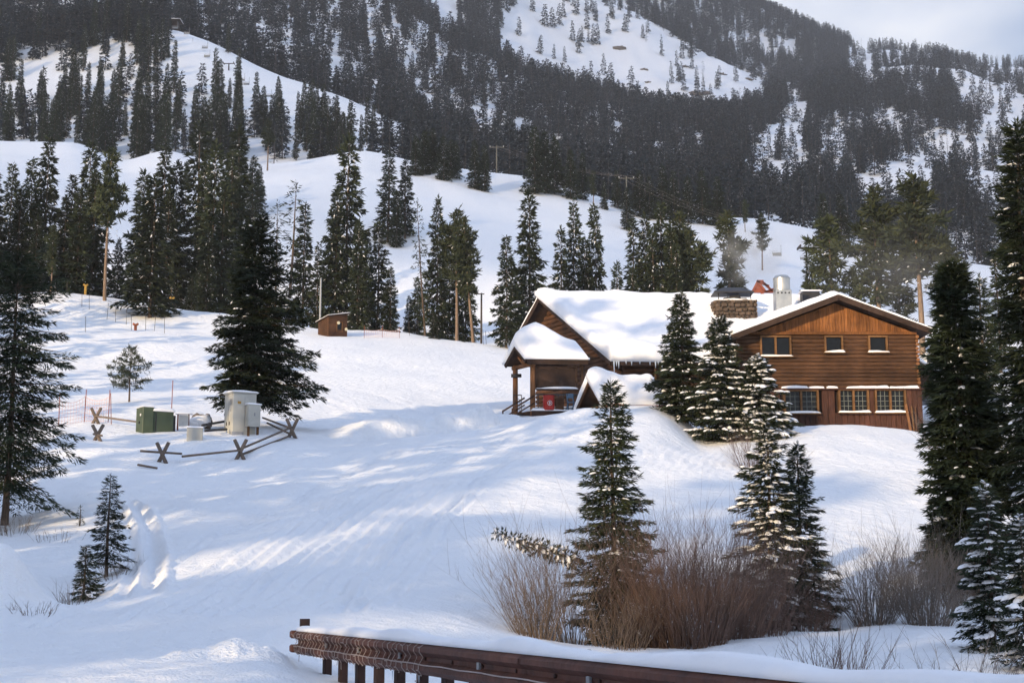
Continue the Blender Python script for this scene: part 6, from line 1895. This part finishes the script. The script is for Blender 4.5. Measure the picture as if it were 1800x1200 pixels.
shrub(1590, 33.0, 2.0, .40, .5, 120, 'brown_twig', 'low tangled willow between the two grey willows', 9, twigs=5)
shrub(1695, 33.0, 1.6, .5, .4, 150, 'brown_twig', 'brown brush under the columnar spruce', 10)
shrub(1470, 17.5, 1.15, .45, .45, 70, 'red_twig', 'thin bare stems in the foreground snow, bottom right of centre', 11)
shrub(1415, 30.5, 1.1, .5, .4, 160, 'red_twig', 'rusty low brush under the slim dark spruce', 12)
shrub(1690, 18.5, .9, .7, .5, 40, 'grey_twig', 'few sparse twigs in the foreground snow at lower right', 13)
shrub(1322, 57.0, 1.7, .55, .7, 150, 'red_twig', 'reddish tangled bush behind the snow-clumped spruce top', 14, twigs=6)
shrub(1400, 57.5, 1.1, .3, 1.3, 26, 'red_twig', 'thin arching red twigs right of the snow-clumped spruce top', 18, twigs=6, tilt=(.9, 0))
shrub(1648, 64.0, 2.2, .45, .45, 90, 'grey_twig', 'bare grey bush at the right lodge corner', 15, twigs=4)
shrub(20, 43.5, .75, .6, .6, 60, 'brown_twig', 'dry brush round the trunk of the ragged left spruce', 16)
shrub(105, 42.5, .4, .9, .8, 40, 'brown_twig', 'scattered dry weeds on the snow right of the ragged spruce', 17, name='dry_weeds', cat='weeds')
shrub(125, 32.0, .75, .3, .9, 30, 'brown_twig', 'bare twigs left of the shorter small spruce', 19)
shrub(205, 35.3, .7, .3, .8, 24, 'brown_twig', 'bare twigs at the foot of the taller small spruce', 20)
shrub(60, 26.5, .45, .35, .9, 26, 'red_twig', 'red twigs at the edge of the lower left snow bank', 21)
shrub(1085, 26.5, 1.2, .5, .5, 120, 'brown_twig', 'low brown brush before the foot of the conical spruce', 22)
shrub(300, 150, 1.7, .8, .5, 60, 'brown_twig', 'pale leafless bush on the snow behind the yellow hydrant', 23, r=.015)
# leaning snow-laden spruce tip
p0 = P(1020, 985, 28.6); p1 = P(868, 935, 28.0)
H_ = (p1 - p0).length
res = conifer(71, H_, .17, 90, .10, .03, 90, bare=.02, power=.25, snow=.5, droop=.1)
ln_ = plant_tree('fallen_spruce', tree_meshes('fallen_spruce', res, M['spruce'], M['bark']), p0, 1.0, 0, 'leaning snow dusted spruce tip pointing left out of the willows', 'tree')
ln_.rotation_euler = (p1 - p0).to_track_quat('Z', 'Y').to_euler()

# ------------------------------------------------------------------ lift, poles and wires
def lift_tower(px_, Y_, top, label, wdt=1.0):
    b = gpx(px_, Y_); o = empty('lift_tower', b, label, 'lift tower')
    zt = P(px_, top, Y_).z
    MB().tube(b - Vector((0, 0, .5)), Vector((b.x, b.y, zt)), .26 * wdt, .2 * wdt, n=8).build('mast', M['pole_dark'], o, smooth=True)
    MB().beam(Vector((b.x - 1.9 * wdt, b.y, zt)), Vector((b.x + 1.9 * wdt, b.y, zt)), .25, .25).build('crossarm', M['pole_dark'], o)
    for s_ in (-1.7, 1.7):
        MB().beam(Vector((b.x + s_ * wdt, b.y - 1.2, zt + .1)), Vector((b.x + s_ * wdt, b.y + 1.2, zt + .1)), .18, .3).build('sheave_train', M['pole_dark'], o)
    return Vector((b.x, b.y, zt))
t1 = lift_tower(1421, 195, 436, 'dark lift tower standing above the dark roof box', .6)
MB_l = None
t2 = lift_tower(402, 452, 112, 'lift tower alone on the white run at upper left')
t3 = lift_tower(294, 474, 26, 'lift tower before the top station at upper left')
def chair(px_, py_, Y_, label, group, k=1.0):
    c = P(px_, py_, Y_); o = empty('lift_chair', c, label, 'lift chair', group)
    MB().tube(c + Vector((.9 * k, 0, .55 * k)), c + Vector((.9 * k, 0, 2.4 * k)), .05 * k, n=5).build('hanger', M['pole_grey'], o)
    MB().box(c + Vector((0, 0, .0)), (1.9 * k, .5 * k, .10 * k)).build('seat', M['pole_grey'], o)
    MB().box(c + Vector((0, .25 * k, .42 * k)), (1.9 * k, .07 * k, .5 * k)).build('backrest', M['pole_grey'], o)
    for s_ in (-.95, .95):
        MB().beam(c + Vector((s_ * k, 0, 0)), c + Vector((s_ * k, .1, .95 * k)), .07 * k, .07 * k, up=(0, 1, 0)).build('side_bar', M['pole_grey'], o)
    MB().beam(c + Vector((-.95 * k, .1, .95 * k)), c + Vector((.95 * k, .1, .95 * k)), .06 * k, .06 * k).build('top_bar', M['pole_grey'], o)
chair(1366, 449, 190, 'empty lift chair hanging right of the smoke above the lodge', None, .62)
chair(1413, 456, 205, 'empty lift chair hanging just left of the dark lift tower', None, .55)
for k, (a, b, y_) in enumerate(((308, 50, 470), (328, 60, 468), (334, 78, 465), (360, 85, 460), (364, 100, 455), (425, 142, 445), (433, 149, 440), (472, 170, 435))):
    chair(a, b, y_, 'tiny lift chair on the upper left run, ' + ['highest', 'second highest', 'third highest', 'fourth highest', 'fourth lowest', 'third lowest', 'second lowest', 'lowest'][k], 'lift chairs on the upper left run', 1.0)
ts_ = empty('lift_station', gpx(290, 479), 'flat roofed lift top station on the crest at upper left', 'building')
c_ = ORG[ts_.name]
MB().box(c_ + Vector((0, 2, 1.6)), (8, 3.5, 3.4)).build('wall', M['dark_wood'], ts_)
MB().box(c_ + Vector((.3, 2, 3.45)), (10, 5, .3)).build('roof', M['dark_wood'], ts_)
snow_slab('roof_snow', c_ + Vector((-4.7, -.5, 3.61)), c_ + Vector((5.3, -.5, 3.61)), c_ + Vector((5.3, 4.5, 3.61)), c_ + Vector((-4.7, 4.5, 3.61)), .35, ts_, n=12, m=8)
M['pole_wood'] = mat('utility_pole_wood', (0.20, 0.185, 0.14), (0.13, 0.12, 0.095))
def upole(px_, Y_, top, label):
    b = gpx(px_, Y_); o = empty('utility_pole', b, label, 'utility pole'); zt = P(px_, top, Y_).z
    MB().tube(b - Vector((0, 0, .5)), Vector((b.x, b.y, zt)), .15, .11, n=8).build('pole', M['pole_wood'], o, smooth=True)
    MB().beam(Vector((b.x - 1.6, b.y, zt - .4)), Vector((b.x + 1.6, b.y, zt - .4)), .10, .12).build('crossarm', M['pole_wood'], o)
    for s_ in (-1.45, 0, 1.45):
        MB().tube(Vector((b.x + s_, b.y, zt - .32)), Vector((b.x + s_, b.y, zt - .02)), .07, .05, n=6).build('insulator', M['white_paint'], o)
    return Vector((b.x, b.y, zt))
u1 = upole(873, 300, 256, 'wooden utility pole on the knoll crest')
u2 = upole(1102, 272, 310, 'wooden utility pole with crossarm right of the knoll')
u3 = P(1300, 388, 240)
def wire(a, b, sag, label, grp):
    mb = MB(); n = 14; pr_ = None
    for i_ in range(n + 1):
        u = i_ / n; p_ = a.lerp(b, u) - Vector((0, 0, sag * 4 * u * (1 - u)))
        if pr_ is not None: mb.tube(pr_, p_, .009, n=4, cap=False)
        pr_ = p_
    tag(mb.build('power_line', M['wire']), label, 'wire', grp)
for s_, wl in ((-1.45, 'left'), (0, 'middle'), (1.45, 'right')):
    wire(u1 + Vector((s_, 0, 0)), u2 + Vector((s_, 0, 0)), 1.2, 'thin power line between the two utility poles, %s of three' % wl, 'lines between the poles')
    wire(u2 + Vector((s_, 0, 0)), u3 + Vector((s_, 0, 0)), 1.0, 'thin power line running right from the second utility pole, %s of three' % wl, 'lines right of the second pole')
# rock outcrops on the open white bowl
for k, (a, b, y_, sx) in enumerate(((1086, 84, 1150, 9), (1132, 125, 1100, 5), (1140, 143, 1090, 5), (1205, 118, 1120, 4), (1228, 165, 1060, 14), (1270, 130, 1110, 5), (1315, 140, 1120, 6), (1060, 175, 1010, 10), (1190, 172, 1050, 7), (1755, 138, 1400, 9), (1775, 165, 1300, 9), (1795, 135, 1400, 10), (1690, 320, 620, 9))):
    lo, hi = 500, 1700
    best = min(np.linspace(y_ - 180, y_ + 180, 40), key=lambda Y_: abs(float(inv_esl((gz(px_to_u(a, b) * Y_, Y_) - ZC) / Y_)) - b))
    c = Vector((px_to_u(a, b) * best, best, gz(px_to_u(a, b) * best, best)))
    o = lump('rock_outcrop', c - Vector((0, 0, sx * .05)), sx * .6, 2.5, sx * .16, M['rock'], 30 + k, None, .9, 1)
    tag(o, 'dark rock outcrop ' + ['high in the white bowl', 'upper of two in mid bowl', 'lower of two in mid bowl', 'right of mid bowl', 'wide, at the foot of the bowl', 'near the right rim of the bowl', 'at the right corner of the bowl', 'at the left foot of the bowl', 'small, at the foot of the bowl', 'on the right skyline slope, upper left', 'on the right skyline slope, lowest', 'on the right skyline slope by the frame edge', 'low among the trees at right'][k], 'rock', 'rock outcrops on the high snow')
# ------------------------------------------------------------------ chimney smoke drifting above the roofs
def smoke(name, label, c, sx, sy, sz, dens, scale, seed):
    m_ = bpy.data.materials.new(name); m_.use_nodes = True
    t = m_.node_tree; t.nodes.clear()
    o_ = t.nodes.new('ShaderNodeOutputMaterial'); pv = t.nodes.new('ShaderNodeVolumePrincipled')
    pv.inputs['Color'].default_value = (0.82, 0.84, 0.88, 1)
    tc = t.nodes.new('ShaderNodeTexCoord'); nz = t.nodes.new('ShaderNodeTexNoise')
    nz.inputs['Scale'].default_value = scale; nz.inputs['Detail'].default_value = 3
    mp = t.nodes.new('ShaderNodeMapping'); mp.inputs['Location'].default_value = (seed, seed * 2, 0)
    ln = t.nodes.new('ShaderNodeVectorMath'); ln.operation = 'LENGTH'
    m1 = t.nodes.new('ShaderNodeMapRange'); m1.inputs['From Min'].default_value = .15; m1.inputs['From Max'].default_value = .95; m1.inputs['To Min'].default_value = 1; m1.inputs['To Max'].default_value = 0
    m2 = t.nodes.new('ShaderNodeMapRange'); m2.inputs['From Min'].default_value = .42; m2.inputs['From Max'].default_value = .75; m2.inputs['To Max'].default_value = dens
    mu = t.nodes.new('ShaderNodeMath'); mu.operation = 'MULTIPLY'
    L_ = t.links.new
    L_(tc.outputs['Object'], ln.inputs[0]); L_(ln.outputs['Value'], m1.inputs['Value'])
    L_(tc.outputs['Object'], mp.inputs['Vector']); L_(mp.outputs['Vector'], nz.inputs['Vector']); L_(nz.outputs['Fac'], m2.inputs['Value'])
    L_(m1.outputs['Result'], mu.inputs[0]); L_(m2.outputs['Result'], mu.inputs[1]); L_(mu.outputs[0], pv.inputs['Density'])
    L_(pv.outputs['Volume'], o_.inputs['Volume'])
    n, mm = 20, 12
    th_, ph = np.meshgrid(np.linspace(0, 2 * np.pi, n, endpoint=False), np.linspace(-.5 * np.pi, .5 * np.pi, mm))
    V = np.stack([np.cos(ph) * np.cos(th_), np.cos(ph) * np.sin(th_), np.sin(ph)], -1).reshape(-1, 3)
    i0 = np.arange(mm - 1)[:, None] * n; j = np.arange(n)[None, :]
    F = np.stack([(i0 + j).ravel(), (i0 + (j + 1) % n).ravel(), (i0 + n + (j + 1) % n).ravel(), (i0 + n + j).ravel()], 1)
    o = link(name, np_mesh(name, V, F, mats=[m_]), None, c)
    o.scale = (sx, sy, sz)
    tag(o, label, 'smoke', kind='stuff')
smoke('smoke', 'thin grey smoke drifting from the stone chimney', P(1318, 452, 92), 2.9, 2.5, 2.4, .8, 2.6, 3)
smoke('smoke', 'pale haze of smoke drifting behind the right roof slope', P(1575, 500, 106), 7.5, 5, 6.5, .075, 1.6, 8)
# ------------------------------------------------------------------ the air
hz = bpy.data.materials.new('haze')
hz.use_nodes = True
t = hz.node_tree; t.nodes.clear()
o_ = t.nodes.new('ShaderNodeOutputMaterial'); pv = t.nodes.new('ShaderNodeVolumePrincipled')
pv.inputs['Color'].default_value = (0.92, 0.95, 1.0, 1)
pv.inputs['Density'].default_value = 0.00019
pv.inputs['Anisotropy'].default_value = 0.0
t.links.new(pv.outputs['Volume'], o_.inputs['Volume'])
zt = float(GZ.max()) + 30
mb = MB().box((0, 950, (zt - 60) / 2), (5600, 2700, zt + 60))
ho = mb.build('haze', hz)
tag(ho, kind='stuff')
